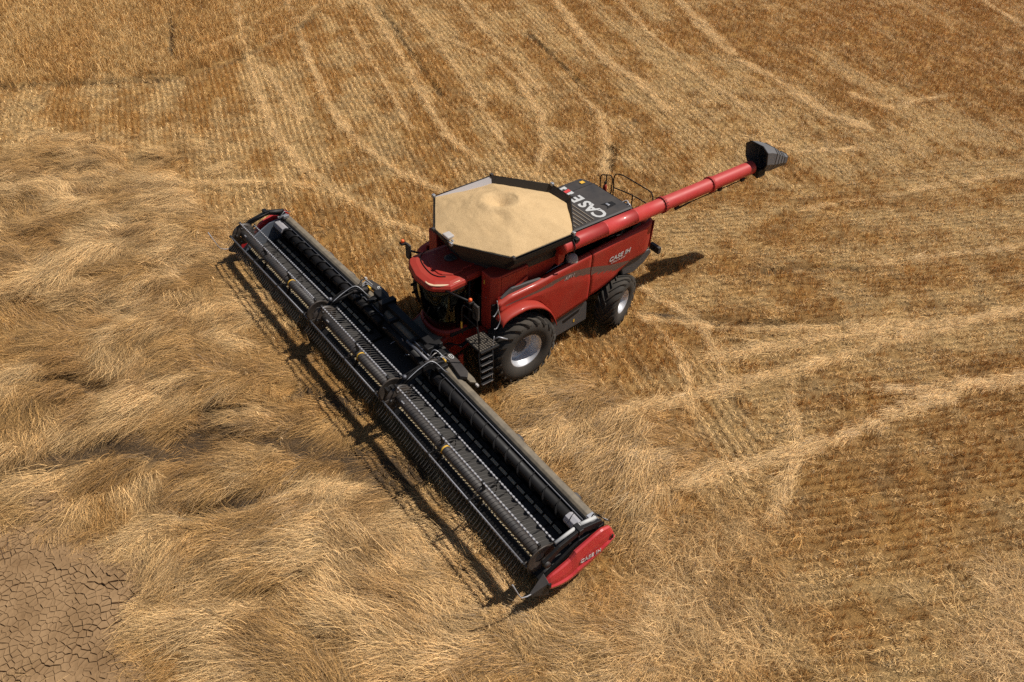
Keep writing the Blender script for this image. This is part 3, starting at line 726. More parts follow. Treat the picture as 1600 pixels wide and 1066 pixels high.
def side_panel(y0, y1, bots, ny, nz, name, sgn):
    m = MB(); rings = []
    for i in range(ny + 1):
        y = y0 + (y1 - y0) * i / ny; tp = interp(y, TOP if sgn > 0 else TOPR); bt = interp(y, bots); cr = interp(y, CRS)
        zs_ = [bt + (tp - bt) * (j / nz) for j in range(nz)]
        if bt + .03 < cr < tp - .05:
            k = min(range(len(zs_)), key=lambda q: abs(zs_[q] - cr)); k = max(1, min(k, len(zs_) - 2)); zs_[k] = cr
            zs_[k + 1] = max(zs_[k + 1], cr + .02)
        zs_ += [tp - .05, tp - .02, tp]; zs_ = sorted(zs_)
        rings.append([(sgn * xprof(y, z, tp, bt, cr), y, z) for z in zs_] + [(sgn * (xprof(y, tp, tp, bt, cr) - .07), y, tp - .01)])
    m.loft(rings, closed=False, caps=False, smooth=True)
    return m.build(name, RED, comb, solid=0.02)
for sgn in (1, -1):
    fp = side_panel(-.66, 2.455, BOTF, 34, 16, 'side_panel', sgn)
    rp = side_panel(2.485, 4.87, BOTR, 26, 14, 'side_panel', sgn)
    # flared arch over the front wheel
    A = [(-.78, 2.22), (-.70, 2.32), (-.45, 2.41), (0.0, 2.44), (.35, 2.34), (.62, 2.18), (.85, 1.93), (1.0, 1.65), (1.08, 1.42)]
    A = [tuple(p)[:2] for p in arc([(a[0], a[1], 0) for a in A], 4)]
    rings = []
    for y, z in A:
        rings.append([(sgn * 1.70, y, z - .02), (sgn * 1.80, y, z + .0), (sgn * 1.97, y, z - .01), (sgn * 2.03, y, z - .04), (sgn * 2.04, y, z - .10)])
    MB().loft(rings, closed=False, caps=False).build('wheel_arch', RED, comb, solid=0.018)
    # grey skirt and box below the panels
    sk = MB().prism([(1.25, 1.10), (2.44, 1.38), (2.50, 1.22), (2.54, .62), (1.42, .50), (1.30, .72)], 'X', sgn * 1.25, sgn * 1.66)
    sk = sk.build('side_box', DGREY, comb, bevel=0.02)
    MB().prism([(1.62, .98), (2.25, 1.14), (2.2, 1.04), (1.66, .88)], 'X', sgn * 1.661, sgn * 1.668).build('hand_hold', BLK2, sk)
    if sgn > 0: MB().box(1.664, 1.668, 2.03, 2.08, .74, .84).build('warning_mark', YEL, sk)
    # swoosh decal riding 3 mm proud of the panel
    def decal(name, tops, bots, y0, y1, mat, par, n=30):
        rings = []
        for i in range(n + 1):
            y = y0 + (y1 - y0) * i / n; a = interp(y, tops); b_ = interp(y, bots)
            bb = BOTF if y < 2.47 else BOTR
            rings.append([(sgn * (xprof(y, z, interp(y, TOP), interp(y, bb), interp(y, CRS)) + .003), y, z) for z in np.linspace(b_, a, 7)])
        return MB().loft(rings, closed=False, caps=False).build(name, mat, par)
    st = [(-.5, 2.50), (.62, 2.53), (1.22, 2.62), (1.89, 2.62), (2.45, 2.52)]
    sb = [(-.5, 2.47), (.62, 2.45), (1.3, 2.46), (1.9, 2.40), (2.45, 2.28)]
    decal('swoosh', st, sb, -.45, 2.45, GREYD, fp)
    decal('swoosh', [(2.49, 2.50), (3.2, 2.28), (3.9, 2.14), (4.2, 2.125)], [(2.49, 2.22), (3.0, 2.08), (3.4, 1.98), (3.9, 2.06), (4.2, 2.115)], 2.49, 3.95, GREYD, rp)
    if sgn > 0:
        Mt = Matrix(((0, 0, 1, 1.722), (1, 0, 0, 3.12), (0, 1, 0, 2.40), (0, 0, 0, 1)))
        Mt = Mt @ Matrix.Rotation(math.radians(4.0), 4, 'Z')
        tx = text('lettering', 'CASE IH', .19, WHITE, rp, Mt, shear=.25, bold=.006, spacing=1.05, sx=1.12)
        text('lettering', 'AXIAL-FLOW', .075, LGREY, rp, Matrix(((0, 0, 1, 1.722), (1, 0, 0, 3.2), (0, 1, 0, 2.31), (0, 0, 0, 1))) @ Matrix.Rotation(math.radians(4.0), 4, 'Z'), shear=.25, sx=1.2)
        text('lettering', 'AF11', .15, LGREY, fp, Matrix(((0, 0, 1, 1.722), (1, 0, 0, 1.50), (0, 1, 0, 2.46), (0, 0, 0, 1))), shear=.35, sx=1.1)
# rear wall closing the red body
MB().loft([[(-1.6, 4.86, 2.16), (-1.6, 4.9, 2.72)], [(-1.1, 5.02, 2.16), (-1.1, 5.06, 2.66)], [(.8, 5.02, 2.16), (.8, 5.06, 2.66)], [(1.3, 4.98, 2.16), (1.3, 5.02, 2.9)], [(1.6, 4.86, 2.16), (1.6, 4.9, 3.08)]], closed=False, caps=False).build('rear_panel', RED, comb, solid=.02)
MB().prism([(3.75, 1.95), (4.30, 2.10), (4.86, 2.12), (4.95, 1.98), (4.70, 1.72), (4.3, 1.52), (3.85, 1.60)], 'X', 1.05, 1.62).build('rear_skirt', DGREY, comb, bevel=.03)
MB().prism([(3.75, 1.95), (4.30, 2.10), (4.86, 2.12), (4.95, 1.98), (4.70, 1.72), (4.3, 1.52), (3.85, 1.60)], 'X', -1.62, -1.05).build('rear_skirt', DGREY, comb, bevel=.03)
# dark body core, deck and the works seen in the trough beside the tube
MB().box(-1.25, 1.25, -.4, 4.5, .95, 2.5).build('body_core', BLK2, comb, bevel=.03)
MB().box(-1.0, 1.0, -.35, 2.3, 2.5, 3.2).build('tank_hopper', BLK2, comb, bevel=.02)
MB().box(-1.55, 1.15, 2.35, 4.85, 2.5, 2.92).build('engine_deck', BLK2, comb, bevel=.02)
w = MB(); rr = random.Random(3)
for i in range(26):
    y = rr.uniform(1.0, 4.7); x = rr.uniform(1.2, 1.5); z = rr.uniform(2.45, 2.78)
    if rr.random() < .5: w.tube([(x, y, z), (x + rr.uniform(-.1, .1), y + rr.uniform(.1, .5), z + rr.uniform(-.1, .12))], rr.uniform(.012, .035), 6)
    else: w.box(x - .07, x + .07, y, y + rr.uniform(.08, .25), z - .1, z + .08)
w.build('hydraulic_fittings', BLK2, comb, bevel=.006)['kind'] = 'stuff'
w = MB()
for y0, y1 in ((1.1, 2.2), (2.5, 3.4), (3.6, 4.5)):
    w.tube(arc([(1.35, y0, 2.62), (1.45, y0 + .3, 2.80), (1.38, y1 - .3, 2.72), (1.5, y1, 2.62)]), .016, 6)
w.build('hose', STEEL, comb)
MB().lathe([(-.13, .001), (-.13, .12), (-.06, .17), (.10, .17), (.15, .12), (.15, .001)], 20, rotM('Z', 70, (1.5, 1.9, 2.86))).build('filter_canister', LGREY, comb)
MB().box(1.30, 1.55, 3.2, 3.75, 2.60, 2.72).build('battery_tray', BLK, comb, bevel=.01)

# grain tank: eight leaning walls on an octagon
ga, gb = 1.78, .40; O = [(-gb, -1.22), (gb, -1.22), (ga, -.31), (ga, 1.63), (gb, 2.70), (-gb, 2.70), (-ga, 1.63), (-ga, -.31)]
TZ = 3.94
def inset(p, k): return (p[0] * k, .72 + (p[1] - .72) * k)
zt = [TZ, TZ, TZ, TZ, TZ + .04, TZ + .04, TZ + .02, TZ]
for i in range(8):
    a, c = O[i], O[(i + 1) % 8]; za, zc_ = zt[i], zt[(i + 1) % 8]
    ai, ci = inset(a, .79), inset(c, .79)
    V = [(a[0], a[1], za), (c[0], c[1], zc_), (ci[0], ci[1], 3.28), (ai[0], ai[1], 3.28)]
    mat = (BLK, CANV, BLK, CANV, BLK, CANV, GALV, CANV)[i]
    wl = MB().add(V, [(0, 1, 2, 3)]).build('tank_wall', mat, comb, solid=.015)
    MB().tube([(a[0], a[1], za), (c[0], c[1], zc_)], .013, 6).build('rim_bar', BLK2, wl)
for i in (0, 1, 2, 3, 4, 5, 6, 7):
    a = O[i]; MB().box(a[0] - .05, a[0] + .05, a[1] - .04, a[1] + .04, zt[i] - .03, zt[i] + .06).build('corner_hinge', STEEL if i % 2 else BLK, comb, bevel=.01)
MB().prism([(O[j][0] * .79, .72 + (O[j][1] - .72) * .79) for j in range(8)], 'Z', 3.12, 3.28).build('tank_collar', BLK, comb, bevel=.01)
# long black cover strip between tank and tube
MB().prism([(1.70, 3.84), (1.80, 3.90), (1.79, 3.74), (1.46, 3.44), (1.38, 3.50)], 'Y', -.30, 1.62).build('tank_side_rail', BLK2, comb, bevel=.012)
MB().box(1.30, 1.40, 1.5, 4.2, 3.44, 3.53).build('hood_rail', BLK2, comb, bevel=.01)
# sensor box on the front wall
sb_ = MB().box(-.02, .24, -1.22, -1.0, 3.96, 4.05, None).build('tank_sensor', LGREY, comb, bevel=.03)
MB().box(.02, .20, -1.18, -1.02, 3.84, 3.96).build('bracket', BLK2, sb_, bevel=.006)
MB().box(.26, .36, -1.14, -1.05, 3.90, 3.98).build('bracket', STEEL, sb_, bevel=.01)

# engine hood, its print and louvres
MB().prism([(1.25, 3.50), (1.28, 3.54), (1.22, 3.56), (-.30, 3.565), (-.62, 3.53), (-.88, 3.46), (-.95, 3.30), (-.95, 3.0), (1.25, 3.0)], 'Y', 1.75, 4.22).build('engine_hood', BLK, comb, bevel=.018)
hood = bpy.data.objects['engine_hood']
MB().box(-.335, -.325, 2.5, 4.2, 3.560, 3.5665).build('panel_seam', BLK2, hood)
Mz = lambda x, y, z: Matrix(((-1, 0, 0, x), (0, -1, 0, y), (0, 0, 1, z), (0, 0, 0, 1)))
for ch, x in (('C', 1.20), ('A', .86), ('S', .53), ('E', .21)):
    text('letter', ch, .54, WHITE, hood, Mz(x, 3.43, 3.569), shear=.0, bold=.018, sx=.96)
MB().prism([(-.30, 3.10), (-.18, 3.10), (-.22, 3.40), (-.34, 3.40)], 'Z', 3.567, 3.571).build('emblem_bar', WHITE, hood)
MB().prism([(-.44, 3.10), (-.32, 3.10), (-.36, 3.40), (-.48, 3.40)], 'Z', 3.567, 3.571).build('emblem_bar', paint('emblem_red', (.6, .02, .03), rough=.4), hood)
MB().prism([(-.62, 3.10), (-.47, 3.10), (-.50, 3.20), (-.56, 3.21), (-.56, 3.29), (-.51, 3.30), (-.53, 3.40), (-.66, 3.40)], 'Z', 3.548, 3.569).build('emblem_bar', WHITE, hood)
for k, (x0, y) in enumerate(((.25, 2.92), (.30, 2.79), (.36, 2.66), (.48, 2.53), (.66, 2.40), (.84, 2.27))):
    MB().prism([(y - .022, 3.56), (y - .01, 3.585), (y + .01, 3.585), (y + .022, 3.56)], 'X', x0, 1.16).build('louvre', paint('louvre_dust', (.20, .17, .14), rough=.6, dust=.9, dust_col=(.30, .25, .19)) if k == 0 else bpy.data.materials['louvre_dust'], hood)
MB().prism([(.66, 3.60), (.72, 3.98), (.90, 3.98), (.94, 3.60), (.82, 3.72)], 'Z', 3.566, 3.570).build('vent_opening', BLK2, hood)
MB().box(.74, .86, 3.70, 3.78, 3.57, 3.60).build('latch', STEEL, hood, bevel=.008)
MB().box(-.62, -.50, 3.92, 4.06, 3.556, 3.562).build('warning_mark', YEL, hood)
MB().tube(arc([(.88, 4.3, 3.35), (1.0, 4.34, 3.5), (1.08, 4.36, 3.46), (1.1, 4.4, 3.3)]), .03, 8).build('filler_cap', STEEL, comb)
MB().box(-.9, 1.2, 4.25, 4.8, 2.92, 3.12).build('rear_deck', BLK2, comb, bevel=.02)
w = MB()
for x in (.2, .5, .85, 1.1): w.box(x - .06, x + .07, 4.32, 4.5, 3.12, 3.12 + .12 + x * .1)
w.build('engine_fittings', BLK2, comb, bevel=.01)['kind'] = 'stuff'
MB().tube(arc([(.55, 4.4, 3.2), (.7, 4.6, 3.36), (.9, 4.5, 3.30)]), .025, 6).build('hose', LGREY, comb)
# rear handrails and extinguisher
def railing(name, paths, r=.018, mat=None):
    w = MB()
    for p in paths: w.tube(arc(p, 5), r, 8)
    return w.build(name, mat or BLK2, comb)
railing('handrail', [[(-.60, 4.8, 2.95), (-.64, 4.8, 3.38), (-.60, 4.8, 3.52), (-.50, 4.8, 3.57), (-.25, 4.8, 3.67), (-.18, 4.8, 3.64), (-.15, 4.8, 3.5), (-.15, 4.8, 2.95)], [(-.40, 4.8, 3.62), (-.39, 4.8, 3.0)]])
railing('handrail', [[(-.06, 4.8, 2.95), (-.07, 4.8, 3.35), (-.10, 4.8, 3.62), (-.04, 4.8, 3.80), (.10, 4.8, 3.86), (.28, 4.8, 3.90), (.85, 4.8, 3.91), (1.33, 4.8, 3.91), (1.42, 4.8, 3.87), (1.49, 4.8, 3.70), (1.50, 4.8, 3.2)], [(-.08, 4.8, 3.35), (.3, 4.8, 3.42), (.76, 4.8, 3.48), (1.27, 4.8, 3.49), (1.5, 4.8, 3.46)], [(.72, 4.8, 3.5), (.72, 4.8, 3.0)]])
ex = MB().lathe([(0, .001), (0, .06), (.3, .06), (.36, .03), (.38, .001)], 14, Matrix.Translation((-.34, 4.72, 3.0)) @ Matrix.Rotation(-math.pi / 2, 4, 'Y')).build('fire_extinguisher', RED, comb)
MB().box(-.37, -.31, 4.69, 4.75, 3.38, 3.44).build('valve', BLK2, ex)
MB().box(-.66, -.60, 4.55, 4.62, 3.0, 3.25).build('rear_post', BLK2, comb)

# unloading tube
tx_, tz_ = 1.65, 3.56
Y0 = 1.38
prof = [(0, .205), (1.45, .205), (1.455, .212), (1.475, .212), (1.48, .205), (2.55, .205), (2.555, .212), (2.575, .212), (2.58, .205), (3.5, .205), (7.42, .200)]
MT = Matrix.Translation((tx_, Y0, tz_)) @ Matrix.Rotation(math.pi / 2, 4, 'Z')
tb = MB().lathe(prof, 40, MT).build('unloading_tube', RED2, comb)
for fy in (5.01, 6.97):
    fl = MB(); M2 = Matrix.Translation((tx_, fy, tz_)) @ Matrix.Rotation(math.pi / 2, 4, 'Z')
    fl.lathe([(-.035, .20), (-.035, .243), (-.005, .243), (-.005, .232), (.005, .232), (.005, .243), (.035, .243), (.035, .20)], 40, M2)
    fo = fl.build('flange', RED2, tb)
    bm_ = MB()
    for q in range(18):
        an = q * 2 * math.pi / 18; c_, s_ = math.cos(an), math.sin(an)
        bm_.tube([(tx_ + .232 * c_, fy - .055, tz_ + .232 * s_), (tx_ + .232 * c_, fy + .055, tz_ + .232 * s_)], .013, 6)
    bm_.build('flange_bolts', BLK2 if fy < 6 else RED, fo)['kind'] = 'stuff'
# support strut beneath the outer tube
MB().tube([(1.76, 6.1, 3.335), (1.76, 8.55, 3.33)], .016, 6).tube([(1.76, 5.5, 3.29), (1.76, 6.1, 3.335)], .025, 6).build('tube_strut', BLK2, tb)
for y in (5.55, 7.35, 8.35): MB().box(1.72, 1.80, y - .07, y + .07, 3.29, 3.40).build('strut_bracket', BLK2, tb, bevel=.01)
# elbow at the body and tube cradle
w = MB()
MB().lathe([(0, .001), (0, .20), (.08, .205)], 30, Matrix.Translation((tx_, Y0 - .07, tz_)) @ Matrix.Rotation(math.pi / 2, 4, 'Z')).build('tube_end_cap', RED, comb)

MB().prism([(1.30, 3.34), (1.42, 3.48), (1.58, 3.44), (1.50, 3.05), (1.30, 2.98)], 'X', 1.50, 1.64).build('elbow_gusset', RED, comb, bevel=.02)
ck = MB().tube(arc([(1.5, 1.62, 3.86), (1.72, 1.62, 3.80), (1.88, 1.62, 3.62), (1.86, 1.62, 3.40)]), .02, 6).box(1.60, 1.78, 1.50, 1.72, 3.76, 3.84).build('tube_clamp', BLK2, comb)
MB().box(1.70, 1.86, 1.66, 1.80, 3.68, 3.78).build('tube_clamp', BLK2, comb, bevel=.01)
MB().box(1.05, 1.40, 4.55, 4.75, 3.1, 3.33).build('tube_cradle', BLK2, comb, bevel=.02)

# rubber spout hood at the tube end
def octo(cx, y, cz, wx, wz, dy=0.0, ch=.35):
    P = [(-1, -1 + ch * 2), (-1, 1 - ch), (-1 + ch * 1.3, 1), (1 - ch * 1.3, 1), (1, 1 - ch), (1, -1 + ch * 2), (1 - ch, -1), (-1 + ch, -1)]
    return [(cx + wx * p[0], y + dy * p[1], cz + wz * p[1]) for p in P]
rings = [octo(1.62, 8.98, 3.86, .40, .44, -.10), octo(1.63, 9.25, 3.79, .37, .42, -.06)]
for y, s in ((9.48, 0), (9.70, 1), (9.92, 2), (10.12, 3)):
    k = (y - 9.48) / .64
    for dy_, e in ((0, 0), (.012, -.022), (.03, -.022), (.042, 0)):
        rings.append(octo(1.64, y + dy_, 3.70 - .25 * k, .34 - .13 * k + e, .38 - .17 * k + e))
rings.append(octo(1.65, 10.30, 3.40, .20, .20))
sp = MB().loft(rings, True, False, False).build('spout', paint('spout_rubber', (.10, .10, .108), rough=.5, dust=.35, dust_col=(.22, .19, .16)), comb, solid=.02)
MB().loft([octo(1.62, 8.97, 3.86, .41, .45, -.10), octo(1.62, 9.01, 3.85, .41, .45, -.10)], True, False, False).build('spout_lip', BLK2, sp, solid=.03)
for y, k in ((9.48, 0), (9.70, .34), (9.92, .69), (10.12, 1), (10.31, 1.25)):
    kk = min(k, 1.15)
    MB().loft([octo(1.64, y + .006, 3.70 - .25 * kk, .342 - .13 * kk, .382 - .17 * kk), octo(1.64, y + .036, 3.70 - .25 * kk, .342 - .13 * kk, .382 - .17 * kk)], True, False, False).build('spout_rib', BLK2, sp, solid=.012)
MB().box(1.55, 1.86, 8.92, 9.16, 3.26, 3.46).box(1.82, 1.92, 8.85, 9.2, 3.28, 3.55).build('spout_bracket', BLK2, sp, bevel=.02)

# cab
roof = [(-.72, -1.66), (-.64, -1.86), (-.46, -1.97), (.06, -2.12), (.58, -2.10), (.74, -2.02), (1.0, -1.66), (.97, -1.14), (.88, -1.08), (.86, -.4), (-.68, -.4), (-.70, -1.2)]
cx0, cy0 = .13, -1.2
def ring_at(k, z, dy=0): return [(cx0 + (p[0] - cx0) * k, cy0 + (p[1] - cy0) * k + dy, z) for p in roof]
rf = MB().loft([ring_at(.95, 2.99), ring_at(1.0, 3.01), ring_at(1.005, 3.10), ring_at(.965, 3.165), ring_at(.80, 3.205)], True, True, False).build('cab_roof', RED, comb, bevel=.008)
MB().loft([ring_at(.96, 2.975), ring_at(1.008, 2.985), ring_at(1.008, 3.012), ring_at(.96, 3.012)], True, True, False).build('roof_gasket', BLK2, rf)
# raised centre, seams and lamp strips on the roof
gr = arc([(-.62, -1.35, 3.222), (-.5, -1.58, 3.222), (-.2, -1.72, 3.222), (.25, -1.78, 3.222), (.5, -1.70, 3.222), (.62, -1.55, 3.222)])
MB().tube(gr, .012, 6).build('roof_seam', BLK2, rf)
MB().loft([ring_at(.62, 3.20, .12), ring_at(.61, 3.232, .12), ring_at(.59, 3.238, .12)], True, True, False).build('roof_panel', RED, rf, bevel=.01)
for pts in ([(.45, -2.03, 3.176), (.66, -1.98, 3.178), (.86, -1.70, 3.182), (.90, -1.28, 3.182)],):
    rings = [[(p[0] - .035, p[1], p[2]), (p[0] + .025, p[1] - .045, p[2] - .003)] for p in arc(pts, 6)]
    MB().loft(rings, closed=False, caps=False).build('lamp_strip', CREAM, rf, solid=.006)
MB().lathe([(0, .001), (0, .14), (.03, .14), (.05, .10), (.05, .001)], 18, Matrix.Translation((.05, -1.05, 3.25)) @ Matrix.Rotation(-math.pi / 2, 4, 'Y')).build('gps_receiver', BLK, rf)
MB().box(-.05, .2, -1.0, -.9, 3.25, 3.31).build('gps_bracket', BLK, rf, bevel=.01)
# windscreen, side panes, pillars, base
def glass_ring(k, z, dy=0):
    P = [(-.62, -1.0), (-.62, -1.45), (-.50, -1.72), (-.20, -1.88), (.15, -1.94), (.50, -1.88), (.74, -1.70), (.84, -1.42), (.84, -1.0)]
    P = [tuple(p) for p in arc([(a, b_, 0) for a, b_ in P], 3)]
    return [(cx0 + (p[0] - cx0) * k, -1.0 + (p[1] + 1.0) * k + dy, z) for p in P]
zs2 = [(1.0, 3.01), (1.01, 2.7), (.99, 2.3), (.94, 1.9), (.86, 1.52)]
cabr = [glass_ring(k, z) for k, z in zs2]
MB().loft(cabr[::-1], closed=False, caps=False).build('windscreen', glass, comb, solid=.008)
bs = [glass_ring(.86, 1.52), glass_ring(.92, 1.50), glass_ring(.95, 1.42), glass_ring(.90, 1.30), glass_ring(.7, 1.15)]
MB().loft(bs[::-1], closed=False, caps=False).build('cab_base', RED, comb, solid=.02)
MB().box(-.6, .82, -1.55, -.3, 1.35, 1.45).build('cab_floor', BLK, comb)
for x in (-.62, .84):
    MB().tube([(x, -.98, 1.45), (x * 1.0, -.98, 3.02)], .035, 6).build('cab_pillar', BLK2, comb)
    MB().box(x - .01, x + .01, -.96, -.42, 1.5, 3.0).build('side_pane', glass, comb)
    MB().tube([(x, -1.38 if x > 0 else -1.4, 3.0), (x * .95 + .01, -1.36, 2.3), (x * .87 + .02, -1.28, 1.52)], .028, 6).build('cab_pillar', BLK2, comb)
MB().box(-.6, .82, -.44, -.38, 1.4, 3.02).build('cab_rear_wall', BLK2, comb)
st_ = MB().box(-.12, .38, -1.1, -.62, 1.75, 1.9).box(-.10, .36, -.68, -.56, 1.9, 2.55).box(0, .26, -.68, -.58, 2.55, 2.75).build('operator_seat', SEAT, comb, bevel=.04)
MB().tube([(.13, -1.45, 1.45), (.13, -1.38, 2.05)], .04, 8).lathe([(-.012, .17), (.012, .19), (.012, .16), (-.012, .17)], 18, Matrix.Translation((.13, -1.34, 2.1)) @ Matrix.Rotation(math.radians(65), 4, 'Y') @ Matrix.Rotation(0, 4, 'X')).build('steering_column', BLK, comb)
MB().tube([(.10, -1.96, 1.62), (.42, -1.93, 2.30)], .012, 6).build('wiper', BLK2, comb)
# body panel left of the cab with its recessed locker door
bp_ = MB().prism([(1.0, -.72), (1.40, -.72), (1.50, -.55), (1.50, .42), (1.0, .42)], 'Z', 1.55, 3.30).build('body_panel', RED, comb, bevel=.03)
MB().box(1.500, 1.512, -.45, .36, 2.72, 3.24).build('locker_door', RED, bp_, bevel=.01)
MB().prism([(-.30, 2.74), (.36, 3.02), (.36, 2.93), (-.22, 2.66)], 'X', 1.502, 1.56).build('door_lip', RED, bp_, bevel=.015)
MB().box(1.12, 1.16, -.728, -.722, 2.95, 3.08).build('warning_mark', YEL, bp_)
MB().box(1.20, 1.23, -.728, -.722, 2.55, 2.58).build('bolt', STEEL, bp_)
MB().prism([(-.74, -.72), (-.34, -.72), (-.34, .42), (-.74, .42)], 'Z', 1.55, 3.25, Matrix.Translation((-.72, 0, 0))).build('body_panel', RED, comb, bevel=.03)
MB().prism([(.40, 2.60), (.40, 3.45), (1.55, 3.50), (1.62, 3.0), (1.0, 2.55)], 'X', 1.0, 1.38).build('tank_side_panel', RED, comb, bevel=.02)
MB().prism([(-.62, 2.40), (-.50, 2.66), (-.18, 2.86), (.36, 2.82), (.80, 2.76), (.35, 2.70), (-.3, 2.66)], 'X', 1.52, 1.60).build('wedge_trim', DGREY, comb, bevel=.012)
MB().prism([(-.70, 1.55), (-.70, 2.45), (.9, 2.60), (.9, 1.75), (.3, 1.55)], 'X', -1.64, 1.64).build('wheel_well', BLK2, comb)

# mirrors with beacons on their arms
def mirror(name, arm, mx, bx, sx):
    a = MB().tube(arm, .028, 8).build(name, BLK2, comb)
    MB().box(mx[0] - .11, mx[0] + .11, mx[1] - .035, mx[1] + .035, mx[2] - .24, mx[2] + .24).build('mirror_housing', BLK, a, bevel=.03)
    MB().box(mx[0] - .09, mx[0] + .09, mx[1] + .036, mx[1] + .042, mx[2] - .21, mx[2] + .21).build('mirror_pane', STEEL, a)
    MB().lathe([(0, .001), (0, .048), (.06, .048), (.085, .025), (.09, .001)], 14, Matrix.Translation(bx) @ Matrix.Rotation(-math.pi / 2, 4, 'Y')).build('beacon', ORNG, a)
    MB().box(bx[0] - .07, bx[0] + .07, bx[1] - .07, bx[1] + .07, bx[2] - .06, bx[2]).build('beacon_base', BLK2, a, bevel=.01)
mirror('mirror_arm', [(.86, -1.78, 3.05), (1.3, -1.6, 3.02), (1.62, -1.38, 2.93)], (1.66, -1.36, 2.66), (1.55, -1.45, 2.98), 1)
mirror('mirror_arm', [(-.60, -1.25, 3.05), (-.9, -1.45, 3.05), (-1.15, -1.62, 3.08)], (-1.12, -1.58, 3.02), (-1.25, -1.66, 3.26), -1)

# platform, ladder and rails on the left
MB().box(1.48, 2.18, -1.56, -.98, 1.70, 1.76).build('platform', BLK2, comb, bevel=.008)
w = MB()
for i in range(9):
    for j in range(8): w.box(1.51 + i * .07, 1.555 + i * .07, -1.54 + j * .07, -1.495 + j * .07, 1.761, 1.772)
w = w.build('platform_grip', paint('chaff_dusted_steel', (.05, .045, .04), rough=.6, dust=.9, dust_col=(.15, .115, .075), dscale=14), comb); w['kind'] = 'stuff'
ld = MB()
for y in (-1.60, -1.18): ld.tube([(2.14, y, 1.76), (2.22, y, .68)], .022, 8)
ld = ld.build('ladder', BLK2, comb)
for k in range(5):
    z = 1.55 - k * .208; x = 2.16 + (1.76 - z) * .074
    MB().box(x - .10, x + .02, -1.58, -1.20, z - .02, z + .015).build('rung', BLK2, ld, bevel=.005)
    MB().box(x + .021, x + .026, -1.56, -1.22, z - .005, z + .012).build('rung_edge', STEEL, ld)
railing('grab_rail', [[(2.16, -1.60, 1.58), (2.12, -1.60, 2.2), (2.05, -1.60, 2.55)], [(1.42, -1.60, 1.9), (1.45, -1.64, 2.55), (1.47, -1.60, 2.86), (1.62, -1.45, 2.72), (1.74, -1.40, 2.52), (1.78, -1.38, 2.2), (1.9, -1.35, 1.6)], [(1.47, -1.60, 2.56), (1.75, -1.42, 2.30)]])
railing('grab_rail', [[(2.16, -1.18, .55), (2.14, -1.18, 1.6), (2.1, -1.1, 2.05)], [(1.9, -.88, 2.96), (1.92, -.86, 2.70), (1.95, -1.0, 2.55), (2.0, -1.06, 2.62)], [(1.92, -.86, 2.7), (1.94, -.80, 2.35), (1.97, -.92, 2.15), (2.02, -1.04, 2.2)]], .013, STEEL)
MB().tube([(2.0, -1.0, 1.85), (2.1, -.95, 1.95), (2.2, -.75, 1.85)], .022, 6).build('platform_latch', STEEL, comb)
MB().box(1.44, 1.47, -1.67, -1.64, 2.15, 2.36).build('warning_mark', YEL, comb)
MB().box(1.40, 1.46, -1.75, -1.60, .75, 1.25).build('side_reflector', RED, comb, bevel=.02)

# feeder house and axles
MB().prism([(-.45, 1.75), (-1.35, 1.42), (-2.15, 1.02), (-2.2, .45), (-1.4, .55), (-.4, .8)], 'X', -.62, .72).build('feeder_house', RED, comb, bevel=.03)
MB().prism([(-1.0, 1.62), (-2.0, 1.16), (-2.02, 1.10), (-1.0, 1.5)], 'X', -.50, .60).build('feeder_cover', paint('feeder_top', (.20, .16, .12), rough=.6, dust=.6, dust_col=(.3, .24, .16)), comb)
w = MB(); rr = random.Random(8)
for i in range(5): w.tube(arc([(.72 + .05 * i, -1.9, 1.0), (.85 + .04 * i, -1.7 + .03 * i, 1.25), (1.0 + .03 * i, -1.4, 1.15), (1.05, -1.1, 1.3)]), .014, 6)
w.build('hose', BLK2, comb)
MB().tube([(-1.5, 0, 1.03), (1.5, 0, 1.03)], .16, 14).build('front_axle', BLK2, comb)
MB().tube([(-1.4, 3.72, .80), (1.4, 3.72, .80)], .09, 10).build('rear_axle', BLK2, comb)
MB().box(1.0, 1.3, -.9, -.3, .9, 1.5).build('gearbox', RED, comb, bevel=.03)
# rear lamp box and chopper
lb = MB().box(1.10, 1.48, 5.42, 5.54, 1.62, 1.84).build('rear_lamp', BLK, comb, bevel=.015)
MB().tube([(1.25, 4.85, 1.9), (1.28, 5.42, 1.74)], .02, 6).build('lamp_bracket', BLK2, lb)
MB().box(1.14, 1.44, 5.541, 5.55, 1.64, 1.82).build('lens', RED, lb)
MB().prism([(4.35, 1.95), (5.0, 1.75), (5.2, 1.35), (5.1, 1.15), (4.4, 1.3)], 'X', -1.0, .95).build('chopper', BLK2, comb, bevel=.02)
for i in range(5):
    x = .95 - .02 * i
    MB().tube([(x - i * .12, 4.9 + .04 * i, 1.35), (x - i * .12 + .08, 5.25 + .05 * i, 1.12)], .018, 6).build('spreader_fin', STEEL if i == 0 else DGREY, comb)

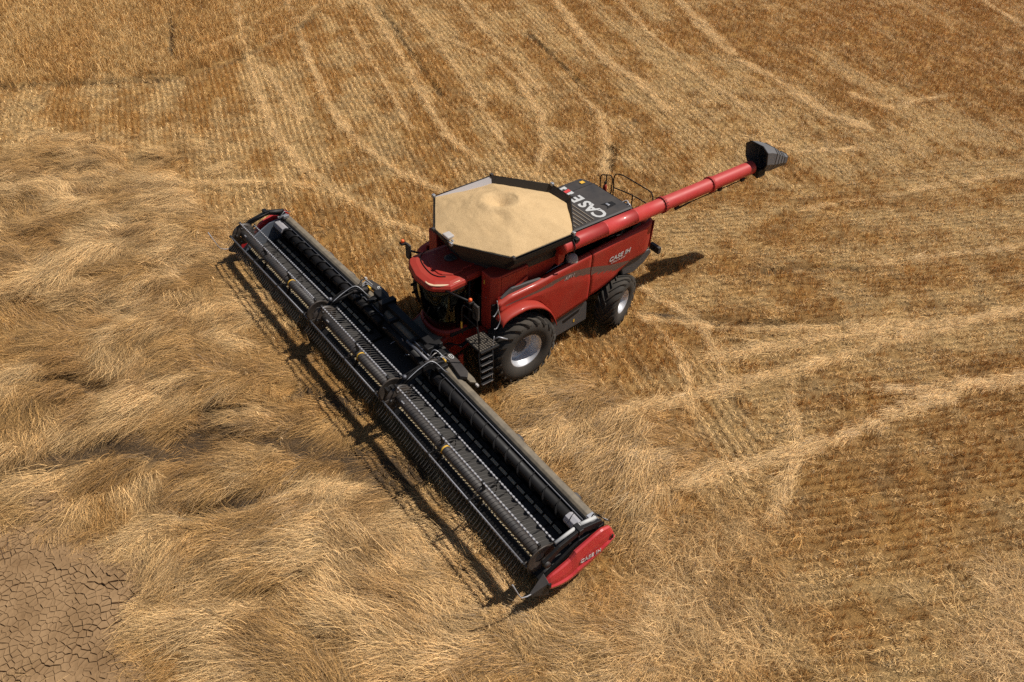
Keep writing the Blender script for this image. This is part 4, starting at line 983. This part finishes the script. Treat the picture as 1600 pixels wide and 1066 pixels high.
# wheels
def wheel(name, R, W, rim, lugs, lug_h, loc, rz, flip):
    root = bpy.data.objects.new(name, None); C.objects.link(root); root.parent = comb; root.location = loc
    root.rotation_euler = (0, 0, rz + (math.pi if flip else 0)); root.empty_display_size = .2
    h = W / 2; Rt = R - lug_h
    prof = [(-h * .62, rim), (-h * .86, rim + .03), (-h * 1.0, rim + (Rt - rim) * .45), (-h * .97, rim + (Rt - rim) * .75), (-h * .84, Rt - .03), (-h * .6, Rt), (0, Rt + .012),
            (h * .6, Rt), (h * .84, Rt - .03), (h * .97, rim + (Rt - rim) * .75), (h * 1.0, rim + (Rt - rim) * .45), (h * .86, rim + .03), (h * .62, rim)]
    m = MB().lathe(prof, 64)
    ty = m.build('tyre', RUB, root)
    lg = MB()
    for side in (-1, 1):
        for k in range(lugs):
            a0 = 2 * math.pi * (k + (.5 if side > 0 else 0)) / lugs
            secs = []
            ns = 7
            for j in range(ns):
                u = j / (ns - 1); x = side * (-.05 * W / 2 + (h * 1.0 + .05 * h) * u)
                ang = a0 - (.42 * u + .10 * u * u) * (1.0 / R)
                if u < .80: r0 = Rt - .02; r1 = R - .01 * u
                else:
                    q = (u - .80) / .20; r0 = Rt - .03 - .06 * q; r1 = R - .01 - .09 * q
                    x = side * (h * (.84 + .19 * q ** .6))
                wd_ = (.030 + .012 * u) / R
                secs.append([(x, r0 * math.cos(ang - wd_ * 1.25), r0 * math.sin(ang - wd_ * 1.25)), (x, r1 * math.cos(ang - wd_ * .8), r1 * math.sin(ang - wd_ * .8)),
                             (x, r1 * math.cos(ang + wd_ * .8), r1 * math.sin(ang + wd_ * .8)), (x, r0 * math.cos(ang + wd_ * 1.25), r0 * math.sin(ang + wd_ * 1.25))])
            lg.loft(secs, True, True, False)
    lg.build('tread_lugs', RUB, ty)['kind'] = 'stuff'
    rm = MB().lathe([(h * .62, rim + .0), (h * .80, rim + .035), (h * .83, rim + .03), (h * .80, rim - .005), (h * .55, rim - .025), (h * .50, rim - .05), (h * .05, rim - .07), (-h * .02, rim - .10), (-h * .05, rim * .62), (h * .02, rim * .55), (h * .10, rim * .50), (h * .10, .001)], 48)
    rm = rm.build('rim', SILV, root)
    hb = MB().lathe([(h * .10, rim * .40), (h * .22, rim * .38), (h * .26, rim * .30), (h * .26, .001)], 24).build('hub', DGREY, rm)
    nb = MB()
    for q in range(10):
        an = q * math.pi / 5; nb.tube([(h * .08, rim * .46 * math.cos(an), rim * .46 * math.sin(an)), (h * .16, rim * .46 * math.cos(an), rim * .46 * math.sin(an))], .018, 6)
    nb.build('wheel_nuts', STEEL, rm)['kind'] = 'stuff'
    MB().lathe([(-h * .62, rim), (-h * .62, .05), (-h * .60, .001)], 32).build('rim_back', DGREY, rm)
    return root
for flip in (False, True):
    s = -1 if flip else 1
    wheel('front_wheel', 1.03, .80, .50, 20, .062, (s * 1.76, 0, .985), 0, flip)
    wheel('rear_wheel', .82, .62, .345, 18, .058, (s * 1.60, 3.72, .785), math.radians(22), flip)

# ------------------------------------------------------------------ grain heap
gm, t, b = new_mat('grain'); N = t.nodes; L = t.links
tc = N.new('ShaderNodeTexCoord'); vo = N.new('ShaderNodeTexVoronoi'); vo.inputs['Scale'].default_value = 95; L.new(tc.outputs['Object'], vo.inputs['Vector'])
nz = N.new('ShaderNodeTexNoise'); nz.inputs['Scale'].default_value = 2.2; nz.inputs['Detail'].default_value = 7; L.new(tc.outputs['Object'], nz.inputs['Vector'])
cr = N.new('ShaderNodeValToRGB'); cr.color_ramp.elements[0].color = (.46, .300, .140, 1); cr.color_ramp.elements[1].color = (.68, .47, .245, 1)
cr.color_ramp.elements[0].position = .1; cr.color_ramp.elements[1].position = .9
sp_ = N.new('ShaderNodeSeparateColor'); L.new(vo.outputs['Color'], sp_.inputs[0])
ad = N.new('ShaderNodeMath'); ad.operation = 'MULTIPLY_ADD'; ad.inputs[1].default_value = .55; L.new(sp_.outputs[0], ad.inputs[0])
m2 = N.new('ShaderNodeMath'); m2.operation = 'MULTIPLY'; m2.inputs[1].default_value = .5; L.new(nz.outputs[0], m2.inputs[0]); L.new(m2.outputs[0], ad.inputs[2])
L.new(ad.outputs[0], cr.inputs[0]); L.new(cr.outputs[0], b.inputs['Base Color']); b.inputs['Roughness'].default_value = .75; b.inputs['Specular IOR Level'].default_value = .3
bpn = N.new('ShaderNodeBump'); bpn.inputs['Strength'].default_value = .5; bpn.inputs['Distance'].default_value = .012
L.new(vo.outputs['Distance'], bpn.inputs['Height']); L.new(bpn.outputs[0], b.inputs['Normal'])
Oc = [(p[0] * .985, .72 + (p[1] - .72) * .985) for p in O]
rings = []
nA = 160; nR = 70; cxg, cyg = 0.0, .66
def oct_r(an):
    dx, dy = math.cos(an), math.sin(an); best = 9
    for i in range(8):
        a = Oc[i]; c_ = Oc[(i + 1) % 8]; ex_, ey_ = c_[0] - a[0], c_[1] - a[1]
        den = dx * ey_ - dy * ex_
        if abs(den) < 1e-9: continue
        tt = ((a[0] - cxg) * ey_ - (a[1] - cyg) * ex_) / den; uu = ((a[0] - cxg) * dy - (a[1] - cyg) * dx) / den
        if tt > 0 and -1e-6 <= uu <= 1 + 1e-6: best = min(best, tt)
    return best
rad = [oct_r(2 * math.pi * q / nA) for q in range(nA)]
V = []; F = []
for k in range(nR + 1):
    u = k / nR
    for q in range(nA):
        an = 2 * math.pi * q / nA; rmean = 1.55
        r_ = u * (rad[q] * u + rmean * (1 - u)) if u < 1 else rad[q]
        V.append((cxg + r_ * math.cos(an), cyg + r_ * math.sin(an), u))
V = np.array(V); us = V[:, 2].copy()
angs = np.arctan2(V[:, 1] - .66, V[:, 0]); lowd = sstep(-.1, 1.0, np.cos(angs - math.radians(128)))
ue = np.sqrt(us ** 2 + .012)
edge = 3.945 - .21 * lowd * us ** 2
gzz = edge + .50 * (1 - ue ** 1.5)
dcr = np.hypot(V[:, 0] + .08, V[:, 1] - .66)
gzz += -.25 * np.exp(-(dcr / .29) ** 2) + .035 * np.exp(-((dcr - .50) / .14) ** 2)
gzz += -.06 * np.exp(-((V[:, 0] - .55) / .30) ** 2 - ((V[:, 1] - .25) / .16) ** 2)
ridge = fbm(V[:, 0] * 1.3, V[:, 1] * 1.3, 5, 3)
gzz += .10 * (ridge - .5) * (1 - us ** 4) * sstep(.2, .5, us) + .05 * np.abs(fbm(V[:, 0] * 2.4, V[:, 1] * 2.4, 15, 2) - .5) * (us > .25)
gzz += .012 * (fbm(V[:, 0] * 14, V[:, 1] * 14, 25, 2) - .5)
V[:, 2] = gzz
for k in range(nR):
    for q in range(nA):
        j = (q + 1) % nA; F.append((k * nA + q, k * nA + j, (k + 1) * nA + j, (k + 1) * nA + q))
base = [(p[0] * .80, .72 + (p[1] - .72) * .80, 3.34) for p in V[-nA:]]; nb0 = len(V); VV = [tuple(v) for v in V] + base
F += [(nR * nA + q, nR * nA + (q + 1) % nA, nb0 + (q + 1) % nA, nb0 + q) for q in range(nA)]
gp = MB().add(VV, F, True).build('grain_heap', gm)
gp['kind'] = 'stuff'; gp['label'] = 'heap of pale golden grain with a small crater at its top, filling the tank'; gp['category'] = 'grain'

# ------------------------------------------------------------------ draper header in front of the combine
HB = (0.0, -2.9, 0.0)
header = thing('grain_header', 'very wide black draper header with a three section reel and red end shields', 'header', HB)
def DZ(x): return 0.20 * max(0.0, min(1.0, (7.6 - abs(x)) / 5.4)) + 0.106 * x / 7.6
def fx(v): return (v[0], v[1] + 2.9 - 0.043 * v[0] / 7.6, v[2] + DZ(v[0]))
def knots(a, b): return [a] + [k for k in (-2.2, 2.2) if a + .01 < k < b - .01] + [b]
def hbar(m, a, b, sec, smooth=False):
    return m.loft([[(x, p[0], p[1]) for p in sec] for x in knots(a, b)], True, True, smooth)
def hrod(m, a, b, y, z, r, n=8): return m.tube([(x, y, z) for x in knots(a, b)], r, n)
def circ(y, z, r, n=20): return [(y + r * math.cos(2 * math.pi * q / n), z + r * math.sin(2 * math.pi * q / n)) for q in range(n)]
BEAM = paint('dusty_beam', (.065, .055, .045), rough=.5, dust=.55, dust_col=(.27, .215, .145), dscale=4, updust=.5)
BELT = paint('draper_belt', (.028, .026, .024), rough=.6, dust=.3, dust_col=(.075, .06, .045), dscale=5)
TAN = paint('dusty_guard', (.30, .235, .15), rough=.6, dust=.6, dust_col=(.5, .38, .2))
TINE = paint('tine_plastic', (.060, .056, .055), rough=.45, dust=.4, dust_col=(.16, .13, .1))
CLIP = paint('clip_steel', (.38, .39, .42), rough=.4, metal=.3, dust=.3)
BARM = paint('bar_steel', (.15, .155, .18), rough=.35, metal=.5, dust=.25, dust_col=(.2, .16, .12))
SHLD = paint('brown_reel_shield', (.030, .025, .022), rough=.3, dust=.5, dust_col=(.13, .095, .07), dscale=6)
REDH = paint('red_shield', (0.52, 0.012, 0.02), rough=0.22, dust=0.2, dust_col=(0.42, 0.16, 0.12), coat=.5, dscale=2, updust=.12)
hb_ = lambda m, name, mat, par=None, **k: m.build(name, mat, par or header, fix=fx, **k)

# frame: back beam, back wall, floor, cutter bar
hb_(hbar(MB(), -7.62, 7.62, [(-2.47, 1.00), (-2.44, 1.12), (-2.38, 1.165), (-2.28, 1.165), (-2.20, 1.10), (-2.17, .98), (-2.2, .86), (-2.44, .86)]), 'back_beam', BEAM, bevel=.012)
hb_(hbar(MB(), -7.6, 7.6, [(-2.52, 1.02), (-2.48, 1.06), (-2.46, 1.0), (-2.47, .24), (-2.51, .24)]), 'back_sheet', BLK2)
w = MB(); hrod(w, -7.5, -1.1, -2.505, 1.06, .014); hrod(w, 1.0, 7.5, -2.505, 1.06, .014)
hb_(w, 'edge_strip', BARM, bevel=0)
hb_(hbar(MB(), -7.6, 7.6, [(-2.5, .36), (-2.5, .30), (-3.72, .20), (-3.72, .27)]), 'under_frame', BLK2)
for a, b_ in ((-7.55, -1.05), (.95, 7.55)):
    bl = hb_(hbar(MB(), a, b_, [(-2.62, .45), (-2.62, .42), (-3.60, .34), (-3.60, .37)]), 'draper_belt', BELT)
    n = int((b_ - a) / .42)
    for k in range(n):
        x = a + .2 + k * .42; dz = DZ(x)
        c_ = MB().prism([(-2.64, .452), (-2.64, .478), (-3.56, .40), (-3.56, .372)], 'X', -.014, .014)
        if k == 0: cm = c_.build('belt_cleat', BLK2, bl, fix=lambda v: (v[0], v[1] + 2.9, v[2])); cme = cm.data
        else: cm = bpy.data.objects.new('belt_cleat', cme); C.objects.link(cm); cm.parent = bl
        cm.location = (x, -.043 * x / 7.6, dz)
hb_(hbar(MB(), -1.0, .9, [(-2.5, .40), (-2.5, .37), (-3.58, .30), (-3.58, .33)]), 'feed_belt', BELT)
# row of pale strips that paint sun patches along the rear of the deck
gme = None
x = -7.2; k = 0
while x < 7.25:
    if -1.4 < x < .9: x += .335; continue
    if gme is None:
        g0 = MB().box(-.135, .135, -.035, .035, -.012, .012).build('sun_dash', paint('sun_dash_tan', (.36, .31, .23), rough=.5, dust=.6, dust_col=(.42, .34, .22)), header, bevel=.004); gme = g0
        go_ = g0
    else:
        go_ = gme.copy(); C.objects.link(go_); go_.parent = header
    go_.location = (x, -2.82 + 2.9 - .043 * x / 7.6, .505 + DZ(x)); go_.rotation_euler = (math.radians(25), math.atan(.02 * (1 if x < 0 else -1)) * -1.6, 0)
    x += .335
hb_(hbar(MB(), -7.3, -1.3, [(-2.85, .46), (-2.74, .475), (-2.72, .42), (-2.83, .42)]), 'deck_seal', BLK2)
hb_(hbar(MB(), .9, 7.3, [(-2.85, .46), (-2.74, .475), (-2.72, .42), (-2.83, .42)]), 'deck_seal', BLK2)
cb = hb_(hbar(MB(), -7.6, 7.6, [(-3.60, .38), (-3.62, .24), (-3.80, .22), (-3.84, .28), (-3.68, .39)]), 'cutter_bar', BLK2)
w = MB()
for i in range(int(15.1 / .076)):
    x = -7.55 + i * .076; w.add([(x - .012, -3.78, .27), (x + .012, -3.78, .27), (x + .012, -3.78, .32), (x - .012, -3.78, .32), (x, -3.94, .285)], [(0, 1, 2, 3), (0, 4, 1), (1, 4, 2), (2, 4, 3), (3, 4, 0)])
gd = hb_(w, 'knife_guards', BLK2, cb); gd['kind'] = 'stuff'
w = MB()
for i in range(int(15.0 / .11)):
    x = -7.5 + i * .11; w.add([(x - .038, -3.70, .400), (x + .038, -3.70, .400), (x + .030, -3.635, .408), (x - .030, -3.635, .408)], [(0, 1, 2, 3)])
gd = hb_(w, 'knife_sections', TAN, cb, solid=.006); gd['kind'] = 'stuff'

# upper cross auger, left and right hand flighting
for sgn, x0, x1 in ((1, 1.0, 7.15), (-1, -7.15, -1.0)):
    ag = hb_(hrod(MB(), x0, x1, -2.63, .92, .130, 20), 'cross_auger', BLK2)
    w = MB(); rings = []; pitch = .46; n = int((x1 - x0) / pitch * 18)
    for i in range(n + 1):
        x = x0 + (x1 - x0) * i / n; a = sgn * 2 * math.pi * (x - x0) / pitch
        rings.append([(x, -2.63 + r_ * math.cos(a), .92 + r_ * math.sin(a)) for r_ in (.11, .195)])
    hb_(w.loft(rings, False, False, True), 'flighting', BLK2, ag, solid=.006)
ag = hb_(hrod(MB(), -1.0, 1.0, -2.55, .86, .14, 18), 'feed_drum', BLK2)
for i in range(12):
    a = i * 2.4; x = -.85 + i * .155
    MB().tube([fx((x, -2.55, .86)), fx((x, -2.55 + .27 * math.cos(a), .86 + .27 * math.sin(a)))], .01, 6).build('drum_finger', STEEL, ag)

# centre frame and its covers
hb_(MB().box(-1.35, -1.15, -2.5, -2.02, .25, 1.42).box(.95, 1.15, -2.5, -2.02, .25, 1.42), 'centre_frame', BLK2, bevel=.02)
hb_(MB().box(-1.9, 1.5, -2.34, -2.12, 1.18, 1.36), 'centre_frame', BLK2, bevel=.02)
def cover(x0, x1, flipx, cx):
    pts = [(0, -2.16), (.12, -2.03), (.5, -1.98), (1.0, -1.98), (1.22, -2.05), (1.42, -2.28), (1.30, -2.36), (1.05, -2.24), (.6, -2.20), (.3, -2.26), (.1, -2.30)]
    s = (x1 - x0) / 1.42; P = [((x1 - p[0] * s) if flipx else (x0 + p[0] * s), p[1]) for p in pts]
    cv = hb_(MB().prism(P, 'Z', 1.17, 1.27), 'frame_cover', BLK, bevel=.018)
    ring_ = []
    for q in range(29):
        an = q * 2 * math.pi / 28; ring_.append([fx((cx + rr_ * math.cos(an) * 1.75, -2.06 + rr_ * math.sin(an), 1.274)) for rr_ in (.040, .056)])
    MB().loft(ring_, False, False, False).build('emblem', WHITE, cv, solid=.002)
    MB().add([fx(v) for v in ((cx - .05, -2.07, 1.274), (cx + .05, -2.07, 1.274), (cx + .05, -2.05, 1.274), (cx - .05, -2.05, 1.274))], [(0, 1, 2, 3)]).build('emblem', WHITE, cv)
    return cv
cover(-2.62, -1.30, False, -2.02); cover(.62, 2.45, True, 1.58)
hb_(MB().tube([(.35, -2.62, 1.22), (1.35, -2.60, 1.22)], .045, 12).tube([(.45, -2.5, 1.25), (1.3, -2.5, 1.25)], .022, 8), 'hydraulic_cylinder', BARM)
for x in (-1.7, -.6, .45, 1.75): hb_(MB().box(x - .06, x + .06, -2.62, -2.30, 1.17, 1.28), 'frame_bracket', BLK2, bevel=.015)
hb_(MB().prism([(.8, -2.1), (2.5, -2.12), (2.62, -2.0), (2.45, -1.95), (1.0, -1.95)], 'Z', 1.06, 1.12), 'chaff_ledge', BEAM, bevel=.01)
for k, xx in enumerate((1.45, -2.35)):
    rr = random.Random(40 + k)
    for i in range(6):
        a = (xx + rr.uniform(-.25, .25), -2.55 + rr.uniform(-.1, .15), 1.2); b_ = (xx + rr.uniform(-.3, .3), -2.2 + rr.uniform(-.1, .1), 1.22)
        mid = ((a[0] + b_[0]) / 2 + rr.uniform(-.15, .15), (a[1] + b_[1]) / 2, 1.38 + rr.uniform(-.05, .12))
        hb_(MB().tube(arc([a, mid, b_], 6), .012, 6), 'hose', (BLK2, STEEL, LGREY)[i % 3])
    hb_(MB().box(xx + .12, xx + .26, -2.34, -2.29, 1.28, 1.34), 'warning_mark', YEL)

# reel in three sections
RY, RZ, RR = -3.825, 1.035, .43
ANG = [math.radians(a) for a in (168.5, 96, 25, -47, -119)]
bars = [(RY + RR * math.cos(a), RZ + RR * math.sin(a)) for a in ANG]
SECS = ((-7.48, -2.34), (-2.02, 1.52), (1.84, 7.48))
SPID = ((-7.46, -5.70, -4.06, -2.38), (-1.98, -.08, 1.48), (1.90, 3.88, 5.50, 7.46))
tine_m = MB().tube(arc([(0, 0, 0), (0, -.035, -.08), (0, -.10, -.19), (0, -.19, -.285)], 3), [.0085, .0082, .008, .0075, .0072, .0068, .0062, .0056, .005, .004], 5)
tine_me = None; ntine = 0
for (a, b_), sps in zip(SECS, SPID):
    reel = bpy.data.objects.new('reel_section', None); C.objects.link(reel); reel.parent = header; reel.empty_display_size = .2
    rt = hb_(hrod(MB(), a, b_, RY - .01, RZ + .03, .115, 24), 'reel_tube', BLK, reel)
    for sx_ in sps:
        if abs(sx_) in (5.70, 5.50) : continue
    for bi, (by, bz) in enumerate(bars):
        hb_(hrod(MB(), a, b_, by, bz, .019 if bi else .022, 8), 'tine_bar', BARM, reel)
        n = int((b_ - a - .06) / .104)
        joined = MB(); clips = MB()
        for i in range(n + 1):
            x = a + .05 + i * .104
            clips.box(x - .026, x + .026, by - .024, by + .014, bz - .01, bz + .028) if bi in (1, 2) else clips.box(x - .02, x + .02, by - .028, by + .02, bz - .03, bz + .012)
            if bi in (0, 2) and ntine < 292:
                if tine_me is None:
                    t0_ = tine_m.build('tine', TINE, reel); tine_me = t0_.data; to = t0_
                else:
                    to = bpy.data.objects.new('tine', tine_me); C.objects.link(to); to.parent = reel
                p = fx((x, by, bz)); to.location = p; to.rotation_euler = (math.radians(-12 if bi == 0 else 55), 0, 0); ntine += 1
            else:
                M2 = Matrix.Translation((x, by, bz)) @ Matrix.Rotation(math.radians((-12, 100, 55, 10, 0)[bi]), 4, 'X')
                joined.add([tuple(v) for v in tine_m.V], tine_m.F, True, M2)
        cl_ = hb_(clips, 'tine_clips', CLIP if bi in (1, 2) else TINE, reel); cl_['kind'] = 'stuff'
        if joined.V:
            jo = hb_(joined, 'tine_row', TINE, reel); jo['kind'] = 'stuff'
    for sx_ in sps:
        end = min(abs(sx_ - a), abs(sx_ - b_)) < .07
        w = MB()
        if end:
            # solid brown shield with a rolled rim
            s = .012 if sx_ > (a + b_) / 2 else -.012
            w.loft([[(sx_ + dx, RY + r_ * math.cos(2 * math.pi * q / 30), RZ + r_ * math.sin(2 * math.pi * q / 30)) for q in range(30)] for dx, r_ in ((-s, .13), (0, .30), (s * 3, .36), (s * 5, .36), (s * 4, .31), (s * 2, .13))], True, False, True)
            hb_(w, 'reel_end_shield', SHLD, reel)
        else:
            w.loft([[(sx_ + dx, RY + r_ * math.cos(2 * math.pi * q / 30), RZ + r_ * math.sin(2 * math.pi * q / 30)) for q in range(30)] for dx, r_ in ((-.008, .325), (-.008, .345), (.008, .345), (.008, .325), (-.008, .325))], True, False, False)
            hb_(w, 'reel_spider', BLK, reel)
        for an in ANG:
            c_, s_ = math.cos(an), math.sin(an); M3 = Matrix.Translation((sx_, RY, RZ)) @ Matrix.Rotation(an, 4, 'X')
            hb_(MB().prism([(.12, -.035), (.30, -.05), (.44, -.018), (.44, .018), (.30, .05), (.12, .035)], 'X', -.01, .01, M3), 'reel_arm', SHLD if end else BLK2, reel, bevel=.004)
            hb_(MB().box(-.03, .03, .40, .47, -.035, .035, M3), 'bar_bearing', BLK2, reel, bevel=.008)
            if end: hb_(MB().box(-.02, .02, .22, .25, -.02, .02, M3), 'bolt', STEEL, reel)
    for yx in (-4.02, .02, 3.96):
        if a < yx < b_:
            w = MB().lathe([(yx - .02, .114), (yx - .02, .124), (yx + .02, .124), (yx + .02, .114)], 24, Matrix.Translation((0, RY - .01, RZ + .03)))
            hb_(w, 'yellow_ring', YEL, reel)
    hb_(MB().box(a + .30, a + .42, RY - .09, RY - .05, RZ + .08, RZ + .15), 'clamp', STEEL, reel, bevel=.006)

# lift arms between the sections and at both ends
for x, end in ((-7.66, 1), (-2.18, 0), (1.68, 0), (7.66, 1)):
    ar = hb_(MB().prism([(-2.30, 1.20), (-2.34, 1.36), (-2.9, 1.50), (-3.5, 1.36), (-3.92, 1.12), (-3.90, .98), (-3.74, .98), (-3.45, 1.20), (-2.9, 1.34), (-2.45, 1.16)], 'X', x - .035, x + .035), 'reel_lift_arm', BLK2, bevel=.015)
    cyl = hb_(MB().tube([(x - .10 * (1 if x > 0 else -1), -2.42, 1.36), (x - .10 * (1 if x > 0 else -1), -2.86, 1.46)], .045, 12), 'lift_cylinder', WHITE if x > 7 else BLK, ar)
    hb_(MB().tube([(x - .10 * (1 if x > 0 else -1), -2.86, 1.46), (x - .10 * (1 if x > 0 else -1), -3.52, 1.36)], .024 if x < 7 else .040, 10), 'cylinder_rod', WHITE if x > 7 else BLK2, ar)
    hb_(MB().box(x - .16, x + .06, -3.0, -2.88, 1.34, 1.50), 'arm_clamp', BLK2, ar, bevel=.012)
    hb_(MB().lathe([(x - .08, .001), (x - .08, .075), (x + .08, .075), (x + .08, .001)], 18, Matrix.Translation((0, RY, RZ))), 'reel_bearing', BLK if end else BARM, ar)
    if not end:
        for q, m_ in ((0, BLK2), (1, BLK2), (2, STEEL)):
            hb_(MB().tube(arc([(x + .05 * q, -3.5, 1.38), (x - .02 + .04 * q, -3.1, 1.52), (x + .1, -2.75, 1.50 + .05 * q), (x + .22 + .05 * q, -2.55, 1.35), (x + .3, -2.42, 1.2)], 6), .011, 6), 'hose', m_, ar)
        hb_(MB().lathe([(0, .001), (0, .05), (.09, .05), (.1, .001)], 14, Matrix.Translation((x + .02, -3.52, 1.38)) @ Matrix.Rotation(-math.pi / 2, 4, 'Y')), 'sensor_cap', BARM, ar)
        w = MB(); rr = random.Random(int(x * 7) + 60)
        for i in range(7): w.box(x - .11 + rr.random() * .1, x + .02 + rr.random() * .1, -4.05 + i * .09, -3.99 + i * .09, .95 + rr.random() * .25, 1.05 + rr.random() * .25)
        hb_(w, 'drive_fittings', BLK2, ar, bevel=.008)['kind'] = 'stuff'

# ends: side sheets, shields, dividers, guide rods
for sgn in (1, -1):
    es = hb_(MB().prism([(-2.20, .30), (-2.20, 1.12), (-2.9, 1.05), (-3.5, .72), (-3.9, .42), (-3.9, .18), (-3.2, .16)], 'X', sgn * 7.60, sgn * 7.66), 'end_sheet', BLK2 if sgn > 0 else paint('blue_steel', (.20, .24, .30), rough=.35, metal=.4, dust=.2), bevel=.006)
    tops = [(-4.02, .60), (-3.80, .76), (-3.36, .88), (-3.26, .92), (-3.18, 1.05), (-2.66, 1.22), (-2.45, 1.27), (-2.2, 1.20), (-2.10, .95)]
    bots = [(-4.02, .44), (-3.80, .32), (-3.4, .22), (-3.11, .23), (-2.8, .33), (-2.5, .46), (-2.3, .60), (-2.15, .72), (-2.10, .80)]
    rings = []
    for y in np.linspace(-4.02, -2.10, 30):
        tp = interp(y, tops); bt = interp(y, bots); h_ = tp - bt; e = 1 - .55 * (max(0, (-3.5 - y) / .52) ** 2) - .25 * max(0, (y + 2.4) / .3) ** 2
        wx_ = .22 * max(.3, e)
        rings.append([(sgn * 7.76, y, bt + .02), (sgn * (7.76 + wx_ * .40), y, bt), (sgn * (7.76 + wx_ * .92), y, bt + .24 * h_), (sgn * (7.76 + wx_), y, bt + .40 * h_),
                      (sgn * (7.76 + wx_ * .80), y, bt + .47 * h_), (sgn * (7.76 + wx_ * .72), y, bt + .68 * h_), (sgn * (7.76 + wx_ * .45), y, tp - .02), (sgn * (7.78 + wx_ * .15), y, tp), (sgn * 7.76, y, tp - .03)])
    sh = hb_(MB().loft(rings, True, True, False), 'end_shield', REDH, bevel=.012)
    hb_(MB().box(sgn * 7.90, sgn * 7.935, -3.93, -3.86, .52, .66), 'shield_slot', BLK2, sh)
    hb_(MB().box(sgn * 7.93, sgn * 7.965, -2.24, -2.20, .93, 1.03), 'shield_slot', BLK2, sh)
    if sgn > 0:
        p0_ = Vector(fx((7.948, -3.10, .73)))
        Mt = Matrix(((0, -.10, .99, p0_.x), (1, 0, 0, p0_.y), (.16, .99, .10, p0_.z), (0, 0, 0, 1)))
        text('lettering', 'CASE IH', .125, LGREY, sh, Mt, shear=.2, bold=.002, sx=1.12, spacing=1.08, ext=.006)
    dv = hb_(MB().loft([[(sgn * 7.68, -3.90, .20), (sgn * 7.92, -3.90, .28), (sgn * 7.90, -3.90, .68), (sgn * 7.70, -3.90, .80)], [(sgn * 7.76, -4.30, .40), (sgn * 7.82, -4.30, .42), (sgn * 7.82, -4.30, .50), (sgn * 7.77, -4.30, .52)]], True, True, False), 'divider', BLK, bevel=.01)
    hb_(MB().tube([(sgn * 7.80, -4.20, .48), (sgn * 7.80, -4.40, .52), (sgn * 7.80, -4.54, .60), (sgn * 7.80, -4.60, .72), (sgn * 7.80, -4.80, 1.30)], .014, 8), 'guide_rod', CLIP, dv)
    hb_(MB().prism([(-2.80, .96), (-2.74, 1.06), (-2.62, 1.09), (-2.52, 1.02), (-2.52, .93), (-2.78, .88)], 'X', sgn * 6.98, sgn * 7.55), 'drive_cover', paint('grey_cover', (.33, .33, .36), rough=.4, dust=.3) if sgn > 0 else bpy.data.materials['grey_cover'], bevel=.012)
    hb_(MB().box(sgn * 7.50, sgn * 7.60, -2.62, -2.30, 1.16, 1.22).box(sgn * 7.35, sgn * 7.45, -2.48, -2.30, 1.165, 1.26), 'end_bracket', STEEL, bevel=.01)
    for i in range(3): hb_(MB().tube(arc([(sgn * (7.45 + .05 * i), -2.6, 1.18), (sgn * 7.5, -2.4, 1.34 + .04 * i), (sgn * (7.6 + .03 * i), -2.2, 1.22), (sgn * 7.7, -2.1, 1.15)]), .009, 6), 'hose', BLK2 if i else STEEL)
    # float wheels behind the beam
    for xw in ((4.35, 6.5) if sgn > 0 else (3.95, 5.35)):
        gw = hb_(MB().lathe([(sgn * xw - .10, .001), (sgn * xw - .10, .20), (sgn * xw - .06, .25), (sgn * xw + .06, .25), (sgn * xw + .10, .20), (sgn * xw + .10, .001)], 24, Matrix.Translation((0, -2.10, .52))), 'gauge_wheel', DGREY)
        hb_(MB().box(sgn * xw - .13, sgn * xw + .13, -2.26, -2.10, .48, .60), 'wheel_bracket', BLK2, gw)
    # thin transport lights
    hb_(MB().box(sgn * 2.72, sgn * 2.82, -2.12, -2.06, 1.17, 1.23), 'marker_lamp', LGREY, bevel=.01)
